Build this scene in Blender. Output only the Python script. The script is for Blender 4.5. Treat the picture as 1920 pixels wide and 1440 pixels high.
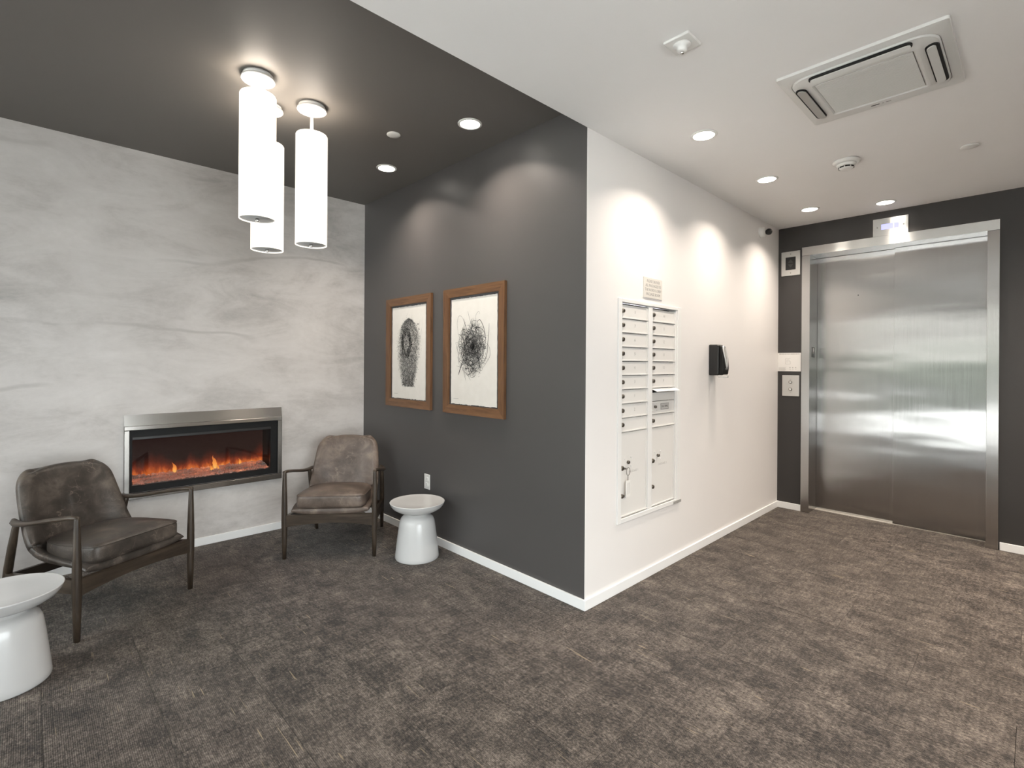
import bpy, bmesh, math, random
from mathutils import Vector, Matrix, Euler

for o in list(bpy.data.objects): bpy.data.objects.remove(o, do_unlink=True)
SC = bpy.context.scene
COL = SC.collection

# ------------------------------------------------------------------ camera
H0 = 1.40
YAW = 0.8053; ROLL = 0.0065; FPX = 943.25; HY = 681.67
cd = bpy.data.cameras.new('camera'); cam = bpy.data.objects.new('camera', cd); COL.objects.link(cam)
cd.sensor_fit = 'HORIZONTAL'; cd.sensor_width = 36.0; cd.lens = FPX * 36.0 / 1920
cd.shift_y = -(720 - HY) / 1920; cd.clip_start = 0.02; cd.clip_end = 200
fw = Vector((math.cos(YAW), math.sin(YAW), 0)); rt = Vector((math.sin(YAW), -math.cos(YAW), 0)); up = Vector((0, 0, 1))
R_ = rt * math.cos(ROLL) + up * math.sin(ROLL); U_ = up * math.cos(ROLL) - rt * math.sin(ROLL)
m = Matrix.Identity(4)
for i in range(3): m[i][0] = R_[i]; m[i][1] = U_[i]; m[i][2] = -fw[i]
m[2][3] = H0
cam.matrix_world = m
SC.camera = cam

# ------------------------------------------------------------------ world / exposure
SC.view_settings.view_transform = 'Standard'; SC.view_settings.look = 'None'
SC.view_settings.gamma = 1.0; SC.view_settings.use_curve_mapping = False
SC.view_settings.exposure = 0.82
W = bpy.data.worlds.new('overcast_sky'); SC.world = W; W.use_nodes = True
bg = W.node_tree.nodes['Background']; bg.inputs[0].default_value = (0.93, 0.955, 1.0, 1); bg.inputs[1].default_value = 8.2
sl = bpy.data.lights.new('sun', 'SUN'); sl.energy = 8.0; sl.angle = math.radians(1.0); sl.color = (1.0, 0.95, 0.88)
so = bpy.data.objects.new('sun', sl); COL.objects.link(so); so.rotation_euler = Vector((-0.42, -0.30, -0.86)).to_track_quat('-Z', 'Y').to_euler(); so.location = (8, 8, 12)
LAMP_W = 5.8          # each recessed downlight
PEND_E = 0.80           # pendant shade emission
LAMP_C = (1.0, 0.885, 0.77)

# room dimensions (metres)
XB = 2.286; YC = 1.771; XD = 5.360; YA = 4.399; HC = 2.746; HL = 2.888
XW = -1.60; YF = -2.30

# ------------------------------------------------------------------ materials
MATS = {}
def nt(name):
    mt = bpy.data.materials.new(name); mt.use_nodes = True
    t = mt.node_tree; b = t.nodes['Principled BSDF']; MATS[name] = mt
    return mt, t, b
def N(t, typ, **kw):
    n = t.nodes.new(typ)
    for k, v in kw.items():
        if k in n.inputs: n.inputs[k].default_value = v
        else: setattr(n, k, v)
    return n
def L(t, a, b): t.links.new(a, b)
def plain(name, col, rough=0.5, metal=0.0, emit=None, es=0.0, spec=0.5, coat=0.0):
    mt, t, b = nt(name)
    b.inputs['Base Color'].default_value = (*col, 1); b.inputs['Roughness'].default_value = rough
    b.inputs['Metallic'].default_value = metal; b.inputs['Specular IOR Level'].default_value = spec
    b.inputs['Coat Weight'].default_value = coat
    if emit: b.inputs['Emission Color'].default_value = (*emit, 1); b.inputs['Emission Strength'].default_value = es
    return mt
def ramp(t, stops):
    r = t.nodes.new('ShaderNodeValToRGB'); e = r.color_ramp.elements
    while len(e) < len(stops): e.new(0.5)
    for i, (p, c) in enumerate(stops): e[i].position = p; e[i].color = (*c, 1) if len(c) == 3 else c
    return r
def mapping(t, src, scale, loc=(0, 0, 0)):
    mp = N(t, 'ShaderNodeMapping'); mp.inputs['Scale'].default_value = scale; mp.inputs['Location'].default_value = loc
    L(t, src, mp.inputs['Vector']); return mp.outputs[0]
def noise(t, vec, scale, detail=4, rough=0.55, dist=0.0):
    n = N(t, 'ShaderNodeTexNoise'); n.inputs['Scale'].default_value = scale; n.inputs['Detail'].default_value = detail
    n.inputs['Roughness'].default_value = rough; n.inputs['Distortion'].default_value = dist
    L(t, vec, n.inputs['Vector']); return n.outputs['Fac']
def math_(t, op, a, b=None, clamp=False):
    n = N(t, 'ShaderNodeMath', operation=op); n.use_clamp = clamp
    for i, v in enumerate((a, b)):
        if v is None: continue
        if isinstance(v, (int, float)): n.inputs[i].default_value = v
        else: L(t, v, n.inputs[i])
    return n.outputs[0]
def mix(t, fac, a, b, blend='MIX'):
    n = N(t, 'ShaderNodeMix', data_type='RGBA', blend_type=blend)
    for i, v in ((0, fac), (6, a), (7, b)):
        if isinstance(v, (int, float)): n.inputs[i].default_value = v
        elif isinstance(v, tuple): n.inputs[i].default_value = (*v, 1)
        else: L(t, v, n.inputs[i])
    return n.outputs[2]
def bump(t, b, h, strength=0.3, dist=0.01):
    n = N(t, 'ShaderNodeBump'); n.inputs['Strength'].default_value = strength; n.inputs['Distance'].default_value = dist
    L(t, h, n.inputs['Height']); L(t, n.outputs[0], b.inputs['Normal']); return n

def paint(name, col, rough, orange=0.06, spec=0.5):
    mt, t, b = nt(name); g = N(t, 'ShaderNodeNewGeometry')
    nz = noise(t, g.outputs['Position'], 1.3, 3)
    c = mix(t, nz, tuple(x * 0.96 for x in col), tuple(min(1, x * 1.04) for x in col)); L(t, c, b.inputs['Base Color'])
    b.inputs['Roughness'].default_value = rough; b.inputs['Specular IOR Level'].default_value = spec
    bump(t, b, noise(t, g.outputs['Position'], 160, 2), orange, 0.002)
    return mt
paint('white_wall_paint', (0.76, 0.735, 0.715), 0.42)
paint('white_ceiling_paint', (0.80, 0.785, 0.77), 0.75)
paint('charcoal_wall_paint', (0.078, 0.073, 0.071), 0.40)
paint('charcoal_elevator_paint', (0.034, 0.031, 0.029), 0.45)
paint('charcoal_ceiling_paint', (0.125, 0.114, 0.103), 0.55)
paint('white_trim_paint', (0.80, 0.80, 0.79), 0.35, 0.02)

def plaster():
    mt, t, b = nt('trowelled_plaster'); g = N(t, 'ShaderNodeNewGeometry'); P = g.outputs['Position']
    big = noise(t, mapping(t, P, (0.9, 1, 1.3)), 1.1, 5, 0.6, 0.6)
    strk = noise(t, mapping(t, P, (1.2, 1, 3.2)), 1.5, 8, 0.66, 0.9)
    fine = noise(t, mapping(t, P, (5, 1, 9.0)), 5.0, 6, 0.7, 0.4)
    v = math_(t, 'ADD', math_(t, 'MULTIPLY', big, 0.55), math_(t, 'ADD', math_(t, 'MULTIPLY', strk, 0.45), math_(t, 'MULTIPLY', fine, 0.12)))
    r = ramp(t, [(0.40, (0.36, 0.342, 0.322)), (0.50, (0.49, 0.462, 0.438)), (0.58, (0.575, 0.545, 0.520)), (0.72, (0.66, 0.630, 0.605))]); L(t, v, r.inputs[0])
    # thin horizontal trowel ridges
    w = N(t, 'ShaderNodeTexWave', wave_type='BANDS', bands_direction='Z'); w.inputs['Scale'].default_value = 0.55
    w.inputs['Distortion'].default_value = 7.0; w.inputs['Detail'].default_value = 4; w.inputs['Detail Scale'].default_value = 1.3; w.inputs['Detail Roughness'].default_value = 0.65
    L(t, mapping(t, P, (0.35, 1, 1.0)), w.inputs['Vector'])
    ln = ramp(t, [(0.0, (1, 1, 1)), (0.018, (0, 0, 0))]); L(t, w.outputs['Fac'], ln.inputs[0])
    msk = ramp(t, [(0.46, (0, 0, 0)), (0.62, (1, 1, 1))]); L(t, noise(t, P, 1.7, 2), msk.inputs[0])
    lm = math_(t, 'MULTIPLY', ln.outputs[0], msk.outputs[0])
    L(t, mix(t, math_(t, 'MULTIPLY', lm, 0.35), r.outputs[0], (0.28, 0.26, 0.24)), b.inputs['Base Color'])
    b.inputs['Roughness'].default_value = 0.5
    h = math_(t, 'ADD', math_(t, 'MULTIPLY', strk, 0.7), math_(t, 'ADD', math_(t, 'MULTIPLY', fine, 0.35), math_(t, 'MULTIPLY', lm, -0.25)))
    bump(t, b, h, 0.16, 0.010)
plaster()

def carpet():
    mt, t, b = nt('carpet_pile'); tc = N(t, 'ShaderNodeNewGeometry'); oi = N(t, 'ShaderNodeObjectInfo')
    ofs = N(t, 'ShaderNodeVectorMath', operation='SCALE'); ofs.inputs[0].default_value = (37.0, 61.0, 13.0); L(t, oi.outputs['Random'], ofs.inputs['Scale'])
    ad = N(t, 'ShaderNodeVectorMath', operation='ADD'); L(t, tc.outputs['Position'], ad.inputs[0]); L(t, ofs.outputs[0], ad.inputs[1]); P = ad.outputs[0]
    streak = noise(t, mapping(t, P, (105, 22, 1)), 1.0, 3, 0.65)      # yarn streaks along Y
    cross = noise(t, mapping(t, P, (11, 60, 1)), 1.0, 3, 0.6)          # weaker weft
    blot = noise(t, mapping(t, P, (7.5, 4.8, 1)), 1.0, 6, 0.68, 0.1)
    grain = noise(t, mapping(t, P, (135, 95, 1)), 1.0, 2.5, 0.75)
    v = math_(t, 'ADD', math_(t, 'MULTIPLY', streak, 0.46), math_(t, 'ADD', math_(t, 'MULTIPLY', cross, 0.34), math_(t, 'ADD', math_(t, 'MULTIPLY', blot, 0.66), math_(t, 'MULTIPLY', grain, 0.85))))
    v = math_(t, 'SUBTRACT', v, 0.625)
    r = ramp(t, [(0.32, (0.017, 0.013, 0.0105)), (0.50, (0.066, 0.052, 0.042)), (0.66, (0.155, 0.127, 0.105)), (0.88, (0.31, 0.26, 0.22))]); L(t, v, r.inputs[0])
    # tufting rows along Y
    w = N(t, 'ShaderNodeTexWave', wave_type='BANDS', bands_direction='X'); w.inputs['Scale'].default_value = 52.0; w.inputs['Distortion'].default_value = 0.6
    L(t, P, w.inputs['Vector'])
    base = mix(t, math_(t, 'MULTIPLY', w.outputs['Fac'], 0.35), r.outputs[0], (0.018, 0.015, 0.013))
    # rare ochre yarn flecks
    fk = ramp(t, [(0.70, (0, 0, 0)), (0.735, (1, 1, 1))]); L(t, noise(t, mapping(t, P, (110, 4.5, 1)), 1.0, 1), fk.inputs[0])
    fk2 = ramp(t, [(0.55, (0, 0, 0)), (0.62, (1, 1, 1))]); L(t, noise(t, mapping(t, P, (5, 5, 1)), 1.0, 1), fk2.inputs[0])
    base = mix(t, math_(t, 'MULTIPLY', math_(t, 'MULTIPLY', fk.outputs[0], fk2.outputs[0]), 0.75), base, (0.30, 0.235, 0.155))
    L(t, base, b.inputs['Base Color'])
    b.inputs['Roughness'].default_value = 0.95; b.inputs['Specular IOR Level'].default_value = 0.15
    b.inputs['Sheen Weight'].default_value = 0.12; b.inputs['Sheen Roughness'].default_value = 0.5
    bump(t, b, math_(t, 'ADD', grain, math_(t, 'MULTIPLY', w.outputs['Fac'], -0.5)), 0.6, 0.004)
carpet()
plain('carpet_backing', (0.012, 0.011, 0.010), 0.95)

def steel(name, col, rough, aniso, rot=0.0, wavy=0.0, gscale=(1, 1, 1)):
    mt, t, b = nt(name); g = N(t, 'ShaderNodeNewGeometry'); P = g.outputs['Position']
    b.inputs['Metallic'].default_value = 1.0
    gr = noise(t, mapping(t, P, gscale), 1.0, 3, 0.6)
    L(t, mix(t, gr, tuple(x * 0.93 for x in col), tuple(min(1, x * 1.05) for x in col)), b.inputs['Base Color'])
    mr = N(t, 'ShaderNodeMapRange'); mr.inputs['To Min'].default_value = rough * 0.85; mr.inputs['To Max'].default_value = rough * 1.15
    L(t, gr, mr.inputs['Value']); L(t, mr.outputs[0], b.inputs['Roughness'])
    b.inputs['Anisotropic'].default_value = aniso; b.inputs['Anisotropic Rotation'].default_value = rot
    tg = N(t, 'ShaderNodeTangent', direction_type='UV_MAP', uv_map='UVMap'); L(t, tg.outputs[0], b.inputs['Tangent'])
    if wavy:
        h = noise(t, mapping(t, P, (1, 0.9, 3.4)), 1.0, 1.5, 0.4)
        bump(t, b, h, 1.0, wavy)
steel('brushed_steel_door', (0.47, 0.465, 0.46), 0.19, 0.90, 0.0, 0.007, (150, 150, 2.0))
steel('brushed_steel_jamb', (0.52, 0.51, 0.50), 0.24, 0.85, 0.0, 0.003, (150, 150, 2.0))
steel('brushed_steel_header', (0.66, 0.65, 0.63), 0.24, 0.85, 0.25, 0.0, (2.0, 2.0, 150))
steel('brushed_nickel_trim', (0.36, 0.345, 0.325), 0.24, 0.85, 0.25, 0.0, (2.0, 2.0, 150))

def leather(name, dark, mid, light):
    mt, t, b = nt(name); tc = N(t, 'ShaderNodeTexCoord'); P = tc.outputs['Object']
    n1 = noise(t, P, 7.0, 6, 0.65, 0.5); n2 = noise(t, P, 2.3, 3, 0.5)
    v = math_(t, 'ADD', math_(t, 'MULTIPLY', n1, 0.6), math_(t, 'MULTIPLY', n2, 0.45))
    r = ramp(t, [(0.40, dark), (0.54, mid), (0.70, light)]); L(t, v, r.inputs[0])
    vo = N(t, 'ShaderNodeTexVoronoi', feature='DISTANCE_TO_EDGE'); vo.inputs['Scale'].default_value = 9.0
    wp = N(t, 'ShaderNodeVectorMath', operation='ADD'); L(t, P, wp.inputs[0])
    nn = N(t, 'ShaderNodeTexNoise'); nn.inputs['Scale'].default_value = 5.0; nn.inputs['Detail'].default_value = 5; L(t, P, nn.inputs['Vector'])
    sc = N(t, 'ShaderNodeVectorMath', operation='SCALE'); sc.inputs['Scale'].default_value = 0.35; L(t, nn.outputs['Color'], sc.inputs[0]); L(t, sc.outputs[0], wp.inputs[1])
    L(t, wp.outputs[0], vo.inputs['Vector'])
    cr = ramp(t, [(0.0, (1, 1, 1)), (0.022, (0, 0, 0))]); L(t, vo.outputs['Distance'], cr.inputs[0])
    mk = ramp(t, [(0.5, (0, 0, 0)), (0.66, (1, 1, 1))]); L(t, noise(t, P, 6.0, 3), mk.inputs[0])
    sm = math_(t, 'MULTIPLY', math_(t, 'MULTIPLY', cr.outputs[0], mk.outputs[0]), 0.5)
    L(t, mix(t, sm, r.outputs[0], (0.32, 0.25, 0.20)), b.inputs['Base Color'])
    mr = N(t, 'ShaderNodeMapRange'); mr.inputs['To Min'].default_value = 0.28; mr.inputs['To Max'].default_value = 0.52; L(t, n1, mr.inputs['Value']); L(t, mr.outputs[0], b.inputs['Roughness'])
    v2 = N(t, 'ShaderNodeTexVoronoi'); v2.inputs['Scale'].default_value = 260; L(t, P, v2.inputs['Vector'])
    bump(t, b, math_(t, 'ADD', math_(t, 'MULTIPLY', v2.outputs['Distance'], 0.25), n1), 0.25, 0.006)
leather('brown_leather', (0.052, 0.038, 0.030), (0.115, 0.086, 0.069), (0.245, 0.190, 0.152))
leather('dark_leather', (0.024, 0.019, 0.0155), (0.062, 0.050, 0.041), (0.17, 0.136, 0.110))

def wood(name, a, c, axis_scale, rough=0.38):
    mt, t, b = nt(name); tc = N(t, 'ShaderNodeTexCoord'); P = mapping(t, tc.outputs['Object'], axis_scale)
    n1 = noise(t, P, 1.0, 6, 0.62, 0.8)
    r = ramp(t, [(0.32, a), (0.70, c)]); L(t, n1, r.inputs[0]); L(t, r.outputs[0], b.inputs['Base Color'])
    b.inputs['Roughness'].default_value = rough; bump(t, b, n1, 0.08, 0.003)
wood('dark_walnut', (0.022, 0.015, 0.010), (0.070, 0.050, 0.034), (40, 40, 4))
wood('dark_walnut_rail', (0.022, 0.015, 0.010), (0.070, 0.050, 0.034), (4, 40, 40))
wood('dark_walnut_side', (0.022, 0.015, 0.010), (0.070, 0.050, 0.034), (40, 4, 40))
wood('walnut_frame_upright', (0.085, 0.038, 0.016), (0.190, 0.092, 0.039), (60, 60, 4))
wood('walnut_frame_rail', (0.090, 0.041, 0.017), (0.205, 0.100, 0.043), (4, 60, 60))

plain('white_gloss_resin', (0.56, 0.555, 0.545), 0.25, coat=0.2)
plain('white_plastic', (0.70, 0.69, 0.665), 0.40)
plain('grey_white_plastic', (0.64, 0.63, 0.605), 0.42)
plain('mailbox_enamel', (0.70, 0.68, 0.65), 0.40)
plain('mailbox_trim_enamel', (0.76, 0.75, 0.73), 0.38)
plain('lock_metal', (0.20, 0.18, 0.155), 0.32, 1.0)
plain('chrome', (0.75, 0.74, 0.72), 0.15, 1.0)
plain('satin_aluminium', (0.62, 0.61, 0.585), 0.38, 0.75)
plain('dark_void', (0.006, 0.006, 0.006), 0.8)
plain('black_plastic', (0.012, 0.012, 0.012), 0.32)
plain('black_enamel', (0.008, 0.008, 0.008), 0.55, spec=0.25)
plain('mid_grey_plastic', (0.33, 0.32, 0.30), 0.5)
plain('lens_grey', (0.045, 0.043, 0.040), 0.5)
plain('clear_tray', (0.72, 0.72, 0.70), 0.15)
plain('silver_plastic', (0.55, 0.55, 0.54), 0.30, 0.3)
plain('print_grey', (0.30, 0.29, 0.275), 0.7)
plain('print_dark', (0.05, 0.048, 0.045), 0.7)
plain('print_faint', (0.50, 0.48, 0.455), 0.7)
plain('print_white', (0.78, 0.77, 0.75), 0.7)
plain('sign_acrylic', (0.64, 0.61, 0.56), 0.4)
plain('paper_white', (0.76, 0.74, 0.71), 0.7)
plain('mat_board', (0.075, 0.073, 0.073), 0.8)
plain('ink_black', (0.012, 0.012, 0.012), 0.8)
plain('ink_grey', (0.045, 0.044, 0.043), 0.8)
plain('ink_pale', (0.19, 0.185, 0.178), 0.8)
plain('sill_aluminium', (0.75, 0.70, 0.62), 0.35, 0.6)
plain('display_blue', (0.05, 0.05, 0.2), 0.3, emit=(0.42, 0.42, 1.0), es=0.95)
plain('display_line', (0.5, 0.5, 0.9), 0.3, emit=(0.75, 0.75, 1.0), es=1.1)
plain('downlight_lens', (0.9, 0.9, 0.85), 0.4, emit=(1.0, 0.93, 0.82), es=9.0)
plain('pendant_diffuser', (0.36, 0.37, 0.37), 0.5)
plain('crystal_media', (0.30, 0.27, 0.25), 0.25)
plain('outdoor_concrete', (0.50, 0.49, 0.48), 0.8)
plain('asphalt', (0.06, 0.06, 0.06), 0.9)
plain('render_facade', (0.22, 0.21, 0.195), 0.8)
plain('hedge_green', (0.055, 0.062, 0.050), 0.9)
plain('mullion_bronze', (0.035, 0.032, 0.030), 0.4, 0.6)

def handmade_paper():
    mt, t, b = nt('handmade_paper'); tc = N(t, 'ShaderNodeTexCoord'); n1 = noise(t, tc.outputs['Object'], 14, 5)
    L(t, mix(t, n1, (0.66, 0.63, 0.58), (0.76, 0.735, 0.69)), b.inputs['Base Color']); b.inputs['Roughness'].default_value = 0.85
    bump(t, b, noise(t, tc.outputs['Object'], 90, 3), 0.3, 0.002)
handmade_paper()

def glass(name, tint=(1, 1, 1), gloss=1.0, rough=0.0):
    mt = bpy.data.materials.new(name); mt.use_nodes = True; t = mt.node_tree; MATS[name] = mt
    t.nodes.clear(); o = N(t, 'ShaderNodeOutputMaterial'); tr = N(t, 'ShaderNodeBsdfTransparent'); tr.inputs[0].default_value = (*tint, 1)
    gl = N(t, 'ShaderNodeBsdfGlossy'); gl.inputs['Roughness'].default_value = rough; fr = N(t, 'ShaderNodeFresnel'); fr.inputs[0].default_value = 1.45
    mx = N(t, 'ShaderNodeMixShader'); L(t, math_(t, 'MULTIPLY', fr.outputs[0], gloss), mx.inputs[0]); L(t, tr.outputs[0], mx.inputs[1]); L(t, gl.outputs[0], mx.inputs[2]); L(t, mx.outputs[0], o.inputs[0])
glass('window_glass', (0.94, 0.96, 0.95)); glass('fire_glass', (0.88, 0.87, 0.86))

def shade_mat():
    mt, t, b = nt('pendant_fabric'); b.inputs['Base Color'].default_value = (0.42, 0.40, 0.37, 1); b.inputs['Roughness'].default_value = 0.8
    lw = N(t, 'ShaderNodeLayerWeight'); lw.inputs[0].default_value = 0.35
    c = mix(t, lw.outputs['Facing'], (1.0, 0.955, 0.89), (0.97, 0.88, 0.76))
    L(t, c, b.inputs['Emission Color']); b.inputs['Emission Strength'].default_value = PEND_E
shade_mat()

def flame_mat():
    mt, t, b = nt('flame_screen_glow'); tc = N(t, 'ShaderNodeTexCoord'); P = tc.outputs['Object']
    sp = N(t, 'ShaderNodeSeparateXYZ'); L(t, P, sp.inputs[0]); z = sp.outputs['Z']
    nv = noise(t, mapping(t, P, (15, 1, 6.5)), 1.0, 5, 0.65, 1.4)
    hgt = noise(t, mapping(t, P, (5.5, 1, 0.0), (3.3, 0, 0)), 1.0, 4, 0.6)
    lim = math_(t, 'ADD', math_(t, 'MULTIPLY', hgt, 0.46), -0.11)
    fall = math_(t, 'SUBTRACT', 1.0, math_(t, 'DIVIDE', z, lim), True)
    v = math_(t, 'MULTIPLY', fall, math_(t, 'ADD', nv, 0.15), True)
    r = ramp(t, [(0.02, (0.008, 0.002, 0.0015)), (0.25, (0.045, 0.006, 0.002)), (0.45, (0.16, 0.022, 0.005)), (0.66, (0.48, 0.11, 0.02)), (0.86, (0.9, 0.45, 0.12))]); L(t, v, r.inputs[0])
    b.inputs['Base Color'].default_value = (0.01, 0.008, 0.008, 1); b.inputs['Roughness'].default_value = 0.9
    L(t, r.outputs[0], b.inputs['Emission Color']); b.inputs['Emission Strength'].default_value = 1.0
flame_mat()
def ember_mat():
    mt, t, b = nt('ember_crystal'); g = N(t, 'ShaderNodeNewGeometry'); P = g.outputs['Position']
    b.inputs['Base Color'].default_value = (0.55, 0.52, 0.50, 1); b.inputs['Roughness'].default_value = 0.2
    n1 = noise(t, mapping(t, P, (4.0, 18, 1)), 1.0, 4, 0.7, 0.5); n2 = noise(t, P, 60, 2)
    r = ramp(t, [(0.46, (0.0, 0.0, 0.0)), (0.62, (0.35, 0.07, 0.02)), (0.74, (1.0, 0.32, 0.09)), (0.88, (1.0, 0.65, 0.25))]); L(t, math_(t, 'ADD', math_(t, 'MULTIPLY', n1, 0.85), math_(t, 'MULTIPLY', n2, 0.22)), r.inputs[0])
    L(t, r.outputs[0], b.inputs['Emission Color']); b.inputs['Emission Strength'].default_value = 0.60
ember_mat()
def tongue_mat():
    mt, t, b = nt('flame_tongue'); tc = N(t, 'ShaderNodeTexCoord'); sp = N(t, 'ShaderNodeSeparateXYZ'); L(t, tc.outputs['Generated'], sp.inputs[0])
    r = ramp(t, [(0.0, (1.0, 0.62, 0.16)), (0.45, (1.0, 0.36, 0.06)), (1.0, (0.5, 0.09, 0.01))]); L(t, sp.outputs['Z'], r.inputs[0])
    b.inputs['Base Color'].default_value = (0, 0, 0, 1); L(t, r.outputs[0], b.inputs['Emission Color']); b.inputs['Emission Strength'].default_value = 0.7
tongue_mat()

# ------------------------------------------------------------------ mesh helpers
class MB:
    def __init__(s): s.v = []; s.f = []; s.mi = []; s.sm = []
    def add(s, vs, fs, mi=0, smooth=False):
        k = len(s.v); s.v += [tuple(v) for v in vs]; s.f += [tuple(i + k for i in f) for f in fs]
        s.mi += [mi] * len(fs); s.sm += [smooth] * len(fs); return s
    def box(s, x0, x1, y0, y1, z0, z1, mi=0):
        return s.add([(x0,y0,z0),(x1,y0,z0),(x1,y1,z0),(x0,y1,z0),(x0,y0,z1),(x1,y0,z1),(x1,y1,z1),(x0,y1,z1)],
                     [(0,3,2,1),(4,5,6,7),(0,1,5,4),(1,2,6,5),(2,3,7,6),(3,0,4,7)], mi)
    def bbox(s, x0, x1, y0, y1, z0, z1, b=0.003, mi=0, seg=2):
        bm = bmesh.new(); bmesh.ops.create_cube(bm, size=1)
        for v in bm.verts: v.co = ((x0+x1)/2+v.co.x*(x1-x0), (y0+y1)/2+v.co.y*(y1-y0), (z0+z1)/2+v.co.z*(z1-z0))
        bmesh.ops.bevel(bm, geom=bm.edges[:], offset=b, segments=seg, affect='EDGES', profile=0.5)
        bm.verts.index_update(); s.add([v.co[:] for v in bm.verts], [[v.index for v in f.verts] for f in bm.faces], mi); bm.free(); return s
    def lathe(s, prof, n=40, c=(0,0,0), axis='Z', mi=0, smooth=True):
        vs = []; fs = []
        for (r, h) in prof:
            for i in range(n):
                a = 2*math.pi*i/n; x, y = r*math.cos(a), r*math.sin(a)
                p = {'Z': (x, y, h), 'Y': (x, h, y), 'X': (h, x, y)}[axis]
                vs.append((p[0]+c[0], p[1]+c[1], p[2]+c[2]))
        for j in range(len(prof)-1):
            for i in range(n):
                a, b_ = j*n+i, j*n+(i+1) % n; fs.append((a, b_, b_+n, a+n))
        fs.append(tuple(range(n-1, -1, -1))); k = (len(prof)-1)*n; fs.append(tuple(range(k, k+n)))
        return s.add(vs, fs, mi, smooth)
    def tube(s, path, rad, n=12, mi=0, ref=(0, 0, 1), smooth=True, closed=False):
        P = [Vector(p) for p in path]; vs = []; fs = []; m_ = len(P)
        for j, p in enumerate(P):
            if closed: d = P[(j+1) % m_] - P[j-1]
            else: d = P[min(j+1, m_-1)] - P[max(j-1, 0)]
            d.normalize(); r = Vector(ref)
            if abs(d.dot(r)) > 0.95: r = Vector((0, 1, 0)) if abs(d.y) < 0.9 else Vector((1, 0, 0))
            a = d.cross(r).normalized(); b_ = a.cross(d).normalized()
            ra = rad[j] if isinstance(rad, (list, tuple)) else rad
            ra, rb = ra if isinstance(ra, tuple) else (ra, ra)
            for i in range(n):
                t = 2*math.pi*i/n; vs.append(p + a*ra*math.cos(t) + b_*rb*math.sin(t))
        for j in range(m_ if closed else m_-1):
            for i in range(n):
                q = ((j+1) % m_)*n; fs.append((j*n+i, j*n+(i+1) % n, q+(i+1) % n, q+i))
        if not closed: fs.append(tuple(range(n-1, -1, -1))); fs.append(tuple(range((m_-1)*n, m_*n)))
        return s.add(vs, fs, mi, smooth)
    def prism(s, pts, d0, d1, plane='XZ', mi=0, smooth=False):
        n = len(pts); mk = {'XZ': lambda a, b_, d: (a, d, b_), 'XY': lambda a, b_, d: (a, b_, d), 'YZ': lambda a, b_, d: (d, a, b_)}[plane]
        vs = [mk(a, b_, d0) for a, b_ in pts] + [mk(a, b_, d1) for a, b_ in pts]
        fs = [tuple(range(n)), tuple(range(2*n-1, n-1, -1))] + [(i, i+n, (i+1) % n+n, (i+1) % n) for i in range(n)]
        return s.add(vs, fs, mi, smooth)
    def pillow(s, S, T, nu=24, nv=28, pu=8, pv=8, mi=0):
        """closed cushion around surface S(u,v) (u -1..1, v 0..1) with half thickness T(u,v)"""
        us = [math.sin(math.pi/2*(-1+2*i/nu)) for i in range(nu+1)]; vv = [0.5+0.5*math.sin(math.pi/2*(-1+2*i/nv)) for i in range(nv+1)]
        e = 1e-3; top = []; bot = []
        for v in vv:
            for u in us:
                p = Vector(S(u, v)); du = Vector(S(min(u+e, 1), v)) - Vector(S(max(u-e, -1), v)); dv = Vector(S(u, min(v+e, 1))) - Vector(S(u, max(v-e, 0)))
                n = du.cross(dv)
                n = n.normalized() if n.length > 1e-12 else Vector((0, 0, 1))
                w = 2*v-1; t = T(u, v)*math.sqrt(max(0, 1-abs(u)**pu))*math.sqrt(max(0, 1-abs(w)**pv))
                top.append(p+n*t); bot.append(p-n*t)
        W_ = nu+1; vs = top+bot; k = len(top); fs = []
        for j in range(nv):
            for i in range(nu):
                a = j*W_+i; fs.append((a, a+1, a+1+W_, a+W_)); fs.append((k+a, k+a+W_, k+a+1+W_, k+a+1))
        return s.add(vs, fs, mi, True)
    def build(s, name, mat, parent=None, loc=None, merge=False):
        me = bpy.data.meshes.new(name); me.from_pydata(s.v, [], s.f)
        mats = mat if isinstance(mat, (list, tuple)) else [mat]
        for q in mats: me.materials.append(MATS[q])
        me.polygons.foreach_set('material_index', s.mi); me.polygons.foreach_set('use_smooth', s.sm)
        if merge or True:
            bm = bmesh.new(); bm.from_mesh(me)
            if merge: bmesh.ops.remove_doubles(bm, verts=bm.verts[:], dist=1e-5)
            bmesh.ops.recalc_face_normals(bm, faces=bm.faces[:]); bm.to_mesh(me); bm.free()
        uv = me.uv_layers.new(name='UVMap')
        for p in me.polygons:
            hz = abs(p.normal.z) > 0.7
            for li in p.loop_indices:
                c = me.vertices[me.loops[li].vertex_index].co
                uv.data[li].uv = (c.x+c.y, c.z + ((c.x-c.y)*0.5 if hz else 0))
        me.update()
        o = bpy.data.objects.new(name, me); COL.objects.link(o)
        if parent: o.parent = parent
        if loc: o.location = loc
        return o

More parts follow.
